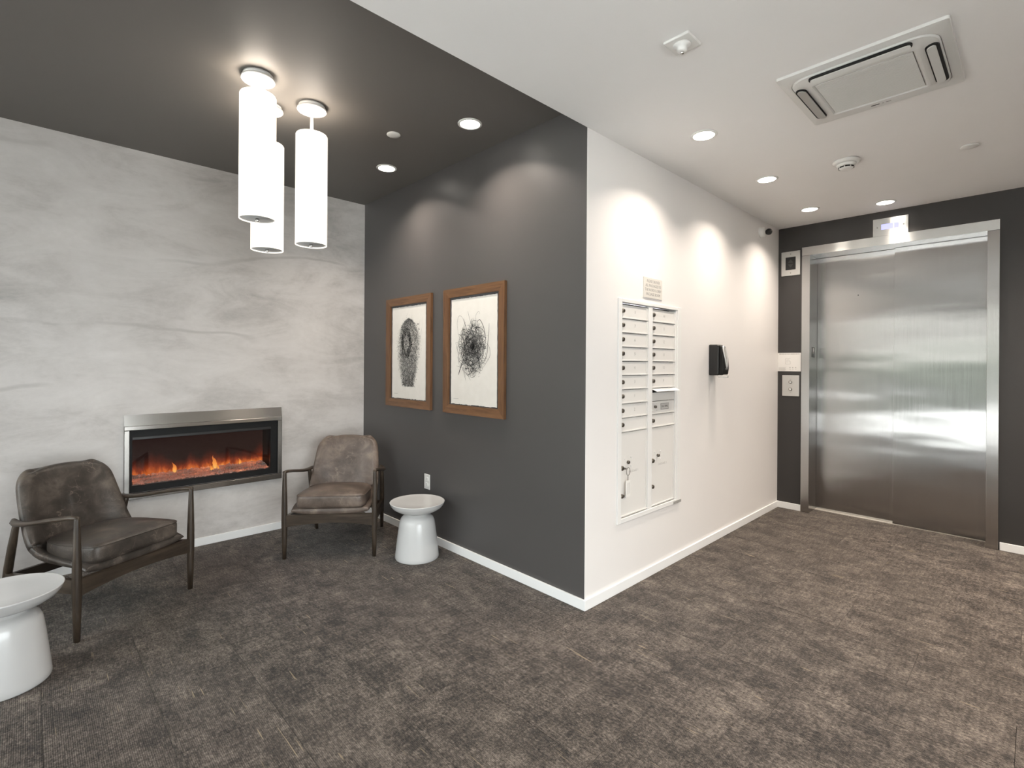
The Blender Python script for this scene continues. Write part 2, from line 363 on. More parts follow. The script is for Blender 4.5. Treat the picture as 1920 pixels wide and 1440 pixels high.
def tag(o, label, cat, group=None):
    o['label'] = label; o['category'] = cat
    if group: o['group'] = group
    return o
def thing(name, label, cat, loc=(0, 0, 0), rz=0.0, group=None):
    o = bpy.data.objects.new(name, None); COL.objects.link(o); o.location = loc; o.rotation_euler = (0, 0, rz); o.empty_display_size = 0.1
    return tag(o, label, cat, group)
def struct(o): o['kind'] = 'structure'; return o
def text(name, body, size, mat, parent, loc, align='CENTER', depth=0.0004, spacing=1.0, xs=1.0, rot=(math.pi/2, 0, 0)):
    cu = bpy.data.curves.new(name, 'FONT'); cu.body = body; cu.size = size; cu.align_x = align; cu.align_y = 'CENTER'; cu.extrude = depth; cu.resolution_u = 3
    cu.space_line = spacing
    tmp = bpy.data.objects.new('tmp', cu); COL.objects.link(tmp); bpy.context.view_layer.update()
    me = bpy.data.meshes.new_from_object(tmp); bpy.data.objects.remove(tmp); bpy.data.curves.remove(cu)
    me.name = name; me.materials.clear(); me.materials.append(MATS[mat])
    o = bpy.data.objects.new(name, me); COL.objects.link(o); o.parent = parent; o.location = loc; o.rotation_euler = rot; o.scale = (xs, 1, 1)
    return o
def spline(pts, t):
    """Catmull-Rom through pts, t 0..1"""
    n = len(pts)-1; x = min(max(t, 0), 1)*n; i = min(int(x), n-1); f = x-i
    p = [pts[max(i-1, 0)], pts[i], pts[i+1], pts[min(i+2, n)]]
    return tuple(0.5*((2*p[1][k])+(-p[0][k]+p[2][k])*f+(2*p[0][k]-5*p[1][k]+4*p[2][k]-p[3][k])*f*f+(-p[0][k]+3*p[1][k]-3*p[2][k]+p[3][k])*f**3) for k in range(len(p[0])))
RW = -math.pi/2     # rotation of things mounted on walls that face -X

# ------------------------------------------------------------------ room shell
# floor: base slab with carpet planks as pieces
fl = struct(MB().box(XW-0.2, XD+0.30, YF-0.2, YA+0.2, -0.12, -0.008).build('floor', 'carpet_backing'))
random.seed(4)
PW, PL = 0.3433, 1.03
plank = MB().box(0.0007, PW-0.0007, 0.0007, PL-0.0007, -0.008, 0.0).build('carpet_plank', 'carpet_pile', fl)
pm = plank.data; first = True
ix0 = math.floor((XW-0.73)/PW); ix1 = math.ceil((XD+0.15-0.73)/PW)
for ix in range(ix0, ix1):
    x0 = 0.73+ix*PW; off = ((ix*0.343) % 1.03)
    iy0 = math.floor((YF-1.42)/PL)-1
    for iy in range(iy0, 5):
        y0 = 1.42+iy*PL+off
        if y0 > YA or y0+PL < YF: continue
        if x0 > XB+0.02 and y0 > YC+0.02: continue
        o = plank if first else plank.copy()
        if not first: COL.objects.link(o)
        first = False
        o.parent = fl; o.location = (x0, y0, random.uniform(-0.0006, 0.0))

struct(MB().box(XW-0.2, XD+0.3, YF-0.2, YC, HC, HC+0.35).build('ceiling', 'white_ceiling_paint'))
struct(MB().box(XW-0.2, XB+0.1, YC+0.001, YA+0.2, HL, HL+0.2).build('ceiling_lounge', 'charcoal_ceiling_paint'))

# back wall (trowelled plaster) with fireplace opening
FX0, FX1, FZ0, FZ1 = 0.505, 1.505, 0.470, 0.918
b = MB(); b.box(XW-0.2, FX0, YA, YA+0.3, 0, HL); b.box(FX1, XB+0.1, YA, YA+0.3, 0, HL); b.box(FX0, FX1, YA, YA+0.3, 0, FZ0); b.box(FX0, FX1, YA, YA+0.3, FZ1, HL)
struct(b.build('wall_back', 'trowelled_plaster'))
# charcoal side wall
struct(MB().box(XB, XB+0.1, YC+0.002, YA, 0, HL).build('wall_side', 'charcoal_wall_paint'))
# white mailbox wall with recess
MX0, MX1, MZ0, MZ1 = 2.620, 3.335, 0.445, 1.790
b = MB(); b.box(XB, XB+0.1, YC, YC+0.002, 0, HC); b.box(XB+0.1, MX0, YC, YC+0.15, 0, HC); b.box(MX1, XD+0.1, YC, YC+0.15, 0, HC); b.box(MX0, MX1, YC, YC+0.15, 0, MZ0); b.box(MX0, MX1, YC, YC+0.15, MZ1, HC)
struct(b.build('wall_right', 'white_wall_paint'))
# elevator wall with opening
EY0, EY1, EZ = 0.262, 1.486, 2.447
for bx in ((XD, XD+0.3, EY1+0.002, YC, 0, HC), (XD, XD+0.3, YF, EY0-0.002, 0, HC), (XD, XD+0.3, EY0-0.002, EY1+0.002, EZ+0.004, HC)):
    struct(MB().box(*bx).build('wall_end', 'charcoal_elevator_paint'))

# wall behind the camera and storefront side
FE = 1.30      # end of the glazing behind the camera
b = MB(); b.box(XW, XW+0.3, YF-0.15, YF, 0, HC); b.box(FE, XD, YF-0.15, YF, 0, HC); b.box(XW+0.3, FE, YF-0.15, YF, 2.42, HC)
struct(b.build('wall_front', 'white_wall_paint'))
b = MB(); b.box(XW-0.15, XW, YF, YF+0.6, 0, HL); b.box(XW-0.15, XW, YA-0.25, YA, 0, HL); b.box(XW-0.15, XW, YF+0.6, YA-0.25, 2.62, HL)
struct(b.build('wall_left', 'white_wall_paint'))
# storefront glazing
wy = YF+0.6; wn = 5; ww = (YA-0.25-wy)/wn
for i in range(wn):
    y0, y1 = wy+i*ww, wy+(i+1)*ww
    b = MB(); 
    for (a, c) in ((y0, y0+0.03), (y1-0.03, y1)): b.box(XW-0.12, XW-0.02, a, c, 0, 2.62)
    for (a, c) in ((0, 0.06), (0.24, 0.30), (2.10, 2.15), (2.57, 2.62)): b.box(XW-0.12, XW-0.02, y0+0.03, y1-0.03, a, c)
    w = struct(b.build('window_%d' % (i+1), 'mullion_bronze'))
    for (a, c) in ((0.06, 0.24), (0.30, 2.10), (2.15, 2.57)):
        MB().box(XW-0.075, XW-0.069, y0+0.03, y1-0.03, a, c).build('pane', 'window_glass', w)
pl = bpy.data.lights.new('window_portal', 'AREA'); pl.shape = 'RECTANGLE'; pl.size = YA-0.25-wy; pl.size_y = 2.6; pl.cycles.is_portal = True
po = bpy.data.objects.new('window_portal', pl); COL.objects.link(po); po.location = (XW-0.14, (wy+YA-0.25)/2, 1.31); po.rotation_euler = Euler((math.pi/2, 0, -math.pi/2))
fw_ = (FE-XW-0.3)/3
for i in range(3):
    x0, x1 = XW+0.3+i*fw_, XW+0.3+(i+1)*fw_
    b = MB()
    for (a, c) in ((x0, x0+0.03), (x1-0.03, x1)): b.box(a, c, YF-0.12, YF-0.02, 0, 2.42)
    for (a, c) in ((0, 0.06), (2.10, 2.15), (2.37, 2.42)): b.box(x0+0.03, x1-0.03, YF-0.12, YF-0.02, a, c)
    w = struct(b.build('window_%d' % (i+6), 'mullion_bronze'))
    for (a, c) in ((0.06, 2.10), (2.15, 2.37)): MB().box(x0+0.03, x1-0.03, YF-0.075, YF-0.069, a, c).build('pane', 'window_glass', w)
pl2 = bpy.data.lights.new('window_portal', 'AREA'); pl2.shape = 'RECTANGLE'; pl2.size = FE-XW-0.3; pl2.size_y = 2.4; pl2.cycles.is_portal = True
po2 = bpy.data.objects.new('window_portal', pl2); COL.objects.link(po2); po2.location = ((XW+0.3+FE)/2, YF-0.14, 1.21); po2.rotation_euler = Euler((math.pi/2, 0, 0))
# baseboards
BT, BH = 0.012, 0.060
def board(name, x0, x1, y0, y1): struct(MB().bbox(x0, x1, y0, y1, 0, BH, 0.002).build(name, 'white_trim_paint'))
board('baseboard_back', XW, XB-BT, YA-BT, YA)
board('baseboard_side', XB-BT, XB, YC-BT, YA)
board('baseboard_right', XB, XD-BT, YC-BT, YC)
board('baseboard_end', XD-BT, XD, 1.556, YC)
board('baseboard_end.001', XD-BT, XD, YF, 0.184)
board('baseboard_front', FE, XD-BT, YF, YF+BT)
# outdoors, seen only through the glass and mirrored in the steel
b = MB(); b.box(-9.0, XW-0.21, -14, 18, -0.2, -0.05); b.box(XW-0.21, 14, -14, YF-0.21, -0.2, -0.05)
struct(b.build('pavement', 'outdoor_concrete'))
struct(MB().box(-17.0, -9.0, -14, 18, -0.3, -0.15).build('road', 'asphalt'))
bl = struct(MB().box(-3, 0, -16, 16, 0, 8.5).build('unseen_building', 'render_facade', None, (-17.2, 2, -0.15)))  # unseen block, made tall to replace bright sky in the door reflections
for i in range(10):
    MB().bbox(0.0, 0.04, -14.6+i*3, -13.0+i*3, 3.6, 5.2, 0.01).build('window', 'mullion_bronze', bl)
random.seed(21); b = MB()
for i in range(60):
    b.lathe([(0.05, 0.0), (0.45, 0.1), (0.55, 0.9), (0.50, 1.7), (0.30, 2.15+random.uniform(0, 0.25)), (0.03, 2.3)], 10, (-16.2+random.uniform(-0.2, 0.2), -13+i*0.5, -0.15))
struct(b.build('hedge', 'hedge_green'))

# ------------------------------------------------------------------ elevator entrance
ev = thing('elevator_entrance', 'brushed stainless steel elevator entrance with two closed sliding door panels', 'elevator', (XD, (EY0+EY1)/2, 0), RW)
hw = (EY1-EY0)/2
for s_ in (-1, 1):
    xo = hw+0.070; x0, x1 = sorted((s_*hw, s_*xo))
    j_ = MB().bbox(x0, x1, -0.020, -0.0005, 0.0, EZ, 0.0015).build('jamb', 'brushed_steel_jamb', ev)
    x0, x1 = sorted((s_*hw, s_*(hw+0.0018))); MB().box(x0, x1, -0.001, 0.232, 0.0, EZ).build('jamb_return', 'brushed_steel_jamb', j_)
hd_ = MB().bbox(-hw-0.070, hw+0.070, -0.020, -0.0005, EZ+0.0015, EZ+0.082, 0.0015).build('header', 'brushed_steel_header', ev)
MB().box(-hw-0.0018, hw+0.0018, -0.001, 0.232, EZ+0.0015, EZ+0.0038).build('header_soffit', 'brushed_steel_header', hd_)
seam = (EY0+EY1)/2-0.872      # local x of the panel overlap
dl_ = MB().bbox(-hw+0.001, seam+0.05, 0.215, 0.245, 0.008, EZ+0.0008, 0.001).build('door_panel', 'brushed_steel_door', ev)
dr_ = MB().bbox(seam, hw-0.001, 0.168, 0.198, 0.008, EZ+0.0008, 0.001).build('door_panel', 'brushed_steel_door', ev)
for q_ in (dl_, dr_):
    q_.rotation_euler = (math.radians(-0.4), 0, 0); q_.location = (0, -0.006, 0)
MB().lathe([(0.004, 0.2135), (0.004, 0.216)], 10, ((EY0+EY1)/2-1.150, 0, 2.061), 'Y').build('access_hole', 'dark_void', dl_)
b = MB(); b.box(-hw+0.001, hw-0.001, 0.160, 0.29, -0.006, 0.004); b.build('sill', 'sill_aluminium', ev)
fp = MB().bbox(0, 0.0025, -0.04, 0.04, -0.05, 0.05, 0.001).build('floor_plate', 'black_plastic', ev, (-hw, 0.092, 1.528))
text('floor_letter', 'P', 0.075, 'print_white', fp, (0.0028, 0.0, 0.008), rot=(math.pi/2, 0, math.pi/2))
# shaft behind the doors
struct(MB().box(XD+0.32, XD+0.36, EY0-0.1, EY1+0.1, 0, HC).build('wall_shaft', 'dark_void'))

def plate_on_end(name, label, cat, y0, y1, z0, z1, th, mat, bev=0.002):
    t_ = thing(name, label, cat, (XD, (y0+y1)/2, (z0+z1)/2), RW)
    w, h = (y1-y0)/2, (z1-z0)/2
    MB().bbox(-w, w, -th, 0, -h, h, bev).build('face_plate', mat, t_)
    return t_, w, h
t_, w, h = plate_on_end('floor_display', 'steel floor indicator with blue lit screen above the elevator header', 'display', 0.748, 0.997, 2.531, 2.683, 0.010, 'brushed_steel_header')
sc_ = MB().bbox(-0.064, 0.058, -0.0125, -0.009, -0.022, 0.024, 0.001).build('screen', 'display_blue', t_)
MB().box(0.020, 0.026, -0.0132, -0.0124, -0.020, 0.022).build('screen_mark', 'display_line', sc_)
for x_ in (-0.092, 0.092): MB().lathe([(0.004, -0.0125), (0.004, -0.009)], 12, (x_, 0, 0), 'Y').build('screw', 'lock_metal', t_)
t_, w, h = plate_on_end('hall_lantern', 'beige steel direction indicator plate with dark square beside elevator top', 'indicator', 1.574, 1.741, 2.275, 2.510, 0.012, 'satin_aluminium')
ln_ = MB().bbox(-0.045, 0.045, -0.0145, -0.011, -0.062, 0.062, 0.001).build('lens', 'black_plastic', t_)
for s_ in (1, -1):
    b = MB(); b.prism([(-0.026, s_*0.006), (0.026, s_*0.006), (0.0, s_*0.040)], -0.0150, -0.0143, 'XZ'); b.build('arrow', 'lens_grey', ln_)
for z_ in (-0.092, 0.092): MB().lathe([(0.005, -0.0135), (0.005, -0.011)], 12, (0, 0, z_), 'Y').build('screw', 'print_grey', t_)
t_, w, h = plate_on_end('call_station', 'square brushed metal elevator call plate with two round buttons', 'button panel', 1.576, 1.728, 1.101, 1.304, 0.008, 'satin_aluminium')
for z_ in (0.034, -0.034):
    r_ = MB().lathe([(0.0165, -0.0085), (0.0165, -0.0115), (0.0135, -0.012)], 24, (-0.002, 0, z_), 'Y').build('button_ring', 'lock_metal', t_)
    MB().lathe([(0.0130, -0.010), (0.0130, -0.0145), (0.011, -0.0155)], 24, (-0.002, 0, z_), 'Y').build('button', 'chrome', r_)
for z_ in (0.062, -0.062): MB().box(-0.008, 0.006, -0.0086, -0.0078, z_-0.002, z_+0.002).build('engraving', 'print_grey', t_)
t_ = thing('evacuation_notice', 'white printed notice sheet with small diagram above the call buttons', 'notice', (XD, 1.667, 1.432), RW)
MB().bbox(-0.103, 0.103, -0.004, 0, -0.090, 0.090, 0.001).build('sheet', 'paper_white', t_)
b = MB(); random.seed(2); x_ = -0.090
while x_ < 0.088:
    wd = random.uniform(0.003, 0.008); b.box(x_, min(x_+wd, 0.092), -0.0045, -0.0038, 0.075, 0.082); x_ += wd+random.choice((0.0012, 0.0012, 0.004))
b.build('heading_print', 'print_grey', t_)
b = MB()
for (x0, x1, z0, z1) in ((-0.034, -0.031, -0.02, 0.035), (-0.034, 0.012, 0.032, 0.035), (-0.034, 0.012, -0.02, -0.017), (-0.02, -0.017, -0.005, 0.022), (-0.02, 0.0, 0.019, 0.022), (-0.003, 0.0, 0.0, 0.022), (0.009, 0.012, -0.02, 0.01)): b.box(x0, x1, -0.0045, -0.0038, z0, z1)
b.build('diagram_print', 'print_faint', t_)
b = MB()
for k in range(6): b.box(-0.095, -0.028-0.004*(k % 3), -0.0045, -0.0038, -0.055-k*0.0055, -0.0525-k*0.0055)
for x_ in (0.008, 0.032, 0.058): b.box(x_-0.005, x_+0.005, -0.0045, -0.0038, -0.060, -0.048); b.box(x_-0.007, x_+0.008, -0.0045, -0.0038, -0.074, -0.071)
b.build('small_print', 'print_faint', t_)

# ------------------------------------------------------------------ mailboxes (recessed unit)
mb = thing('mailbox_unit', 'white recessed apartment mailbox unit with two columns of locked doors', 'mailbox', (2.985, YC, 0.420))
cx = 2.985; X = lambda x: x-cx; Z = lambda z: z-0.420
b = MB()
for (x0, x1, z0, z1) in ((2.594, 2.632, 0.418, 1.806), (3.326, 3.374, 0.418, 1.806), (2.632, 3.326, 1.784, 1.806), (2.632, 3.326, 0.418, 0.446)):
    b.bbox(X(x0), X(x1), -0.010, 0.004, Z(z0), Z(z1), 0.002)
b.build('trim_frame', 'mailbox_trim_enamel', mb)
MB().box(X(MX0+0.002), X(MX1-0.002), 0.055, 0.06, Z(MZ0+0.002), Z(MZ1-0.002)).build('back_panel', 'dark_void', mb)
b = MB()
for (x0, x1) in ((2.632, 2.6345), (2.944, 2.950), (2.950, 2.990), (2.990, 2.9945), (3.302, 3.326)): b.bbox(X(x0), X(x1), -0.005, 0.05, Z(0.447), Z(1.783), 0.001)
b.build('divider', 'mailbox_trim_enamel', mb)
def lock(parent, x, z, r=0.0135, y=0.003):
    MB().lathe([(r, y), (r, y-0.010), (r*0.85, y-0.013), (0.004, y-0.0135)], 16, (x, 0, z), 'Y').build('lock', 'lock_metal', parent)
PITCH = 0.0885; ZT = 1.772
colx = ((2.636, 2.943), (2.996, 3.301))
numL = ['8', '7', '6', '5', '4', '3', '1', '2', '']; numR = ['14', '13', '12', '11', '10', '9', None, None, '']
def mdoor(x0, x1, z0, z1, num):
    xm = (x0+x1)/2
    b = MB(); b.bbox(X(x0), X(x1), 0.003, 0.012, Z(z0+0.002), Z(z1-0.0015), 0.001)
    b.bbox(X(x0), X(x1), -0.0025, 0.004, Z(z0+0.002), Z(z0+0.011), 0.002)       # drip lip at the foot of the door
    b.bbox(X(x1-0.014), X(x1), 0.0005, 0.004, Z(z0+0.011), Z(z1-0.003), 0.001)
    d = b.build('mailbox_door', 'mailbox_enamel', mb)
    lock(d, X(x0+0.016), Z((z0+z1)/2+0.004))
    if num: text('door_number', num, 0.028, 'print_faint', d, (X(xm+0.004), 0.0027, Z((z0+z1)/2+0.004)))
    return d
for k in range(9):
    z1 = ZT-k*PITCH; z0 = z1-PITCH
    mdoor(*colx[0], z0, z1, numL[k])
    if k not in (6, 7): mdoor(*colx[1], z0, z1, numR[k])
x0, x1 = colx[1]
# outgoing mail slot with the flap hinged open
z1 = ZT-6*PITCH; z0 = z1-PITCH
MB().bbox(X(x0), X(x1), 0.003, 0.012, Z(z0+0.002), Z(z0+0.058), 0.001).build('slot_door', 'mailbox_enamel', mb)
fz = Z(z1)-0.002
b = MB(); b.prism([(-0.036, fz-0.020), (-0.034, fz-0.0165), (0.008, fz+0.001), (0.008, fz-0.003)], X(x0)+0.004, X(x1)+0.010, 'YZ')
fo = b.build('slot_flap', 'mailbox_trim_enamel', mb)
fa = math.atan2(0.0175, 0.042)
text('flap_print', 'OUTGOING MAIL', 0.017, 'print_faint', fo, (X((x0+x1)/2), -0.014, fz-0.0080), rot=(fa, 0, 0))
# postal door
z1 = ZT-7*PITCH; z0 = z1-PITCH
b = MB(); b.bbox(X(x0), X(x1), 0.003, 0.012, Z(z0+0.002), Z(z1-0.0015), 0.001); b.bbox(X(x0), X(x1), -0.0025, 0.004, Z(z0+0.002), Z(z0+0.011), 0.002)
d = b.build('postal_door', 'mailbox_enamel', mb); lock(d, X(3.040), Z(1.115), 0.010)
for dx in (-0.026, 0.026):
    for dz in (-0.022, 0.022): MB().lathe([(0.004, 0.003), (0.003, -0.001)], 10, (X(3.040)+dx, 0, Z(1.115)+dz), 'Y').build('rivet', 'mailbox_trim_enamel', d)
lb = MB().bbox(X(3.113), X(3.222), 0.0005, 0.0032, Z(1.092), Z(1.136), 0.0008).build('postal_label', 'mid_grey_plastic', d)
MB().box(X(3.119), X(3.216), 0.0002, 0.0006, Z(1.097), Z(1.131)).build('label_panel', 'print_faint', lb)
text('label_print', 'U.S. MAIL', 0.021, 'print_dark', lb, (X(3.1675), 0.0000, Z(1.114)))
# parcel doors
for ci, (x0, x1) in enumerate(colx):
    z1 = ZT-9*PITCH; z0 = 0.452
    b = MB(); b.bbox(X(x0), X(x1), 0.003, 0.012, Z(z0), Z(z1-0.0015), 0.001); b.bbox(X(x0), X(x1), -0.002, 0.004, Z(z0), Z(z0+0.008), 0.001); b.bbox(X(x1-0.014), X(x1), 0.0005, 0.004, Z(z0+0.008), Z(z1-0.003), 0.001)
    d = b.build('parcel_door', 'mailbox_enamel', mb)
    lock(d, X(x0+0.014), Z(0.756), 0.0145); lock(d, X(x0+0.083), Z(0.785), 0.011); lock(d, X(x0+0.014), Z(0.583), 0.0135)
    for dx in (-0.036, 0.036):
        for dz in (-0.026, 0.026): MB().lathe([(0.0045, 0.003), (0.0035, -0.001)], 10, (X(x0+0.083)+dx, 0, Z(0.785)+dz), 'Y').build('rivet', 'mailbox_trim_enamel', d)
    text('parcel_print', 'PACKAGE %d' % (ci+1), 0.021, 'print_faint', d, (X(x0+0.150), 0.0027, Z(0.722)))
    if ci == 0: text('parcel_mark', 'X', 0.026, 'print_grey', d, (X(x0+0.050), 0.0027, Z(0.574)))
MB().bbox(X(3.276), X(3.384), -0.0125, -0.009, Z(0.417), Z(0.436), 0.0006).build('maker_tag', 'mid_grey_plastic', mb)
# key hanging in the first parcel lock
k_ = thing('key_with_tag', 'small key on a ring with white paper tag hanging from package one lock', 'key', (2.650, YC-0.012, 0.756))
MB().bbox(-0.001, 0.012, -0.014, 0.003, -0.004, 0.004, 0.0008).build('key', 'lock_metal', k_)
ring = [(0.040+0.020*math.cos(2*math.pi*i/20), -0.008, -0.022+0.024*math.sin(2*math.pi*i/20)) for i in range(20)]
MB().tube(ring, 0.0018, 6, closed=True, ref=(0, 1, 0)).build('ring', 'lock_metal', k_)
MB().tube([(0.040, -0.007, -0.045), (0.042, -0.006, -0.062), (0.041, -0.006, -0.078)], 0.0022, 6).build('chain', 'lock_metal', k_)
tg_ = MB().bbox(0.018, 0.066, -0.008, -0.004, -0.180, -0.078, 0.0008).build('paper_tag', 'paper_white', k_)
b = MB()
for i in range(4): b.box(0.032+i*0.008, 0.034+i*0.008, -0.0084, -0.0079, -0.165+0.005*(i % 2), -0.092)
b.build('tag_print', 'print_faint', tg_)

sg = thing('package_sign', 'small beige package delivery sign above the mailboxes', 'sign', (2.995, YC, 1.905))
MB().bbox(-0.115, 0.115, -0.007, 0, -0.067, 0.067, 0.0015).build('plate', 'sign_acrylic', sg)
for i, ln in enumerate(('PLEASE DELIVER', 'ALL PACKAGES TO', 'THE NORTH LOBBY', 'PACKAGE ROOM')):
    text('sign_print', ln, 0.0265, 'print_grey', sg, (0, -0.0072, 0.043-i*0.0285), xs=0.86)

# ------------------------------------------------------------------ soap dispenser on white wall
sd = thing('hand_sanitizer_dispenser', 'black wall mounted hand sanitizer dispenser on the white wall', 'dispenser', (3.888, YC, 1.313))
b = MB(); pr = [(-0.072, 0.006), (-0.078, 0.02), (-0.078, 0.235), (-0.066, 0.245), (0, 0.246), (0, 0.006)]
b.prism(pr, -0.053, 0.053, 'YZ'); bo = b.build('body', 'black_plastic', sd)
bv = bo.modifiers.new('bevel', 'BEVEL'); bv.width = 0.008; bv.segments = 3
b = MB(); fr_ = [(-0.112, 0.012), (-0.118, 0.06), (-0.112, 0.14), (-0.092, 0.232), (-0.0775, 0.236), (-0.0775, 0.012)]
b.prism(fr_, -0.046, 0.046, 'YZ'); fo = b.build('front_cover', 'black_enamel', sd)
bv = fo.modifiers.new('bevel', 'BEVEL'); bv.width = 0.012; bv.segments = 3
def cover_y(z): 
    P_ = [(0.012, -0.112), (0.06, -0.118), (0.14, -0.112), (0.232, -0.092), (0.25, -0.085)]
    for (a, ya), (c, yc) in zip(P_, P_[1:]):
        if a <= z <= c: return ya+(yc-ya)*(z-a)/(c-a)
    return -0.112
ring = []
for i in range(28):
    a = 2*math.pi*i/28; z_ = 0.150+0.082*math.sin(a)*1.0; x_ = 0.030*math.cos(a)*(0.65+0.35*math.sin(a)); ring.append((x_, cover_y(z_)-0.001, z_))
MB().tube(ring, 0.007, 8, closed=True, ref=(0, 1, 0)).build('silver_bezel', 'silver_plastic', fo)
b = MB(); b.add([(x_*0.85, y_-0.003, z_) for x_, y_, z_ in ring], [tuple(range(28))]); b.add([(x_*0.85, y_-0.001, z_) for x_, y_, z_ in ring], [tuple(range(28))]); b.build('level_window', 'mid_grey_plastic', fo)
b = MB(); b.box(-0.022, 0.022, -0.1190, -0.1170, 0.056, 0.061); b.box(-0.014, 0.014, -0.1190, -0.1170, 0.049, 0.052); b.build('cover_print', 'print_grey', fo)
arc = [(0.046*math.cos(math.pi*i/12), -0.075-0.055*math.sin(math.pi*i/12), 0.004) for i in range(13)]
b = MB(); b.tube(arc, 0.004, 6); b.tube([(x_*0.93, y_+0.004, z_-0.015) for x_, y_, z_ in arc], 0.0035, 6)
b.tube([arc[6], (0, arc[6][1]+0.004, -0.011)], 0.003, 6); b.build('drip_tray', 'clear_tray', sd)

# ------------------------------------------------------------------ security camera
sc_ = thing('security_camera', 'small white dome security camera with black lens high on white wall', 'camera', (4.885, YC, 2.630))
MB().lathe([(0.050, 0.0), (0.050, -0.012), (0.046, -0.030), (0.038, -0.040), (0.020, -0.044)], 32, (0, 0, 0), 'Y').build('base', 'white_plastic', sc_)
MB().lathe([(0.012, -0.040), (0.020, -0.045), (0.0285, -0.060), (0.030, -0.070), (0.027, -0.082), (0.018, -0.092), (0.006, -0.096)], 28, (0.012, 0, -0.004), 'Y').build('dome', 'black_plastic', sc_)
MB().lathe([(0.009, -0.094), (0.008, -0.0985)], 16, (0.012, 0, 0.002), 'Y').build('lens', 'chrome', sc_)

# ------------------------------------------------------------------ outlet on charcoal wall
ot = thing('wall_outlet', 'white duplex electrical outlet low on the charcoal wall', 'outlet', (XB, 3.338, 0.460), RW)
MB().bbox(-0.037, 0.037, -0.006, 0, -0.059, 0.059, 0.002).build('cover_plate', 'white_plastic', ot)
for z_ in (0.022, -0.022):
    rc = MB().bbox(-0.017, 0.017, -0.0085, -0.005, z_-0.014, z_+0.014, 0.003).build('receptacle', 'white_plastic', ot)
    b = MB(); b.box(-0.008, -0.006, -0.0088, -0.0083, z_, z_+0.008); b.box(0.006, 0.008, -0.0088, -0.0083, z_, z_+0.008); b.lathe([(0.0022, -0.0088), (0.0022, -0.0083)], 8, (0, 0, z_-0.006), 'Y'); b.build('slot', 'print_grey', rc)

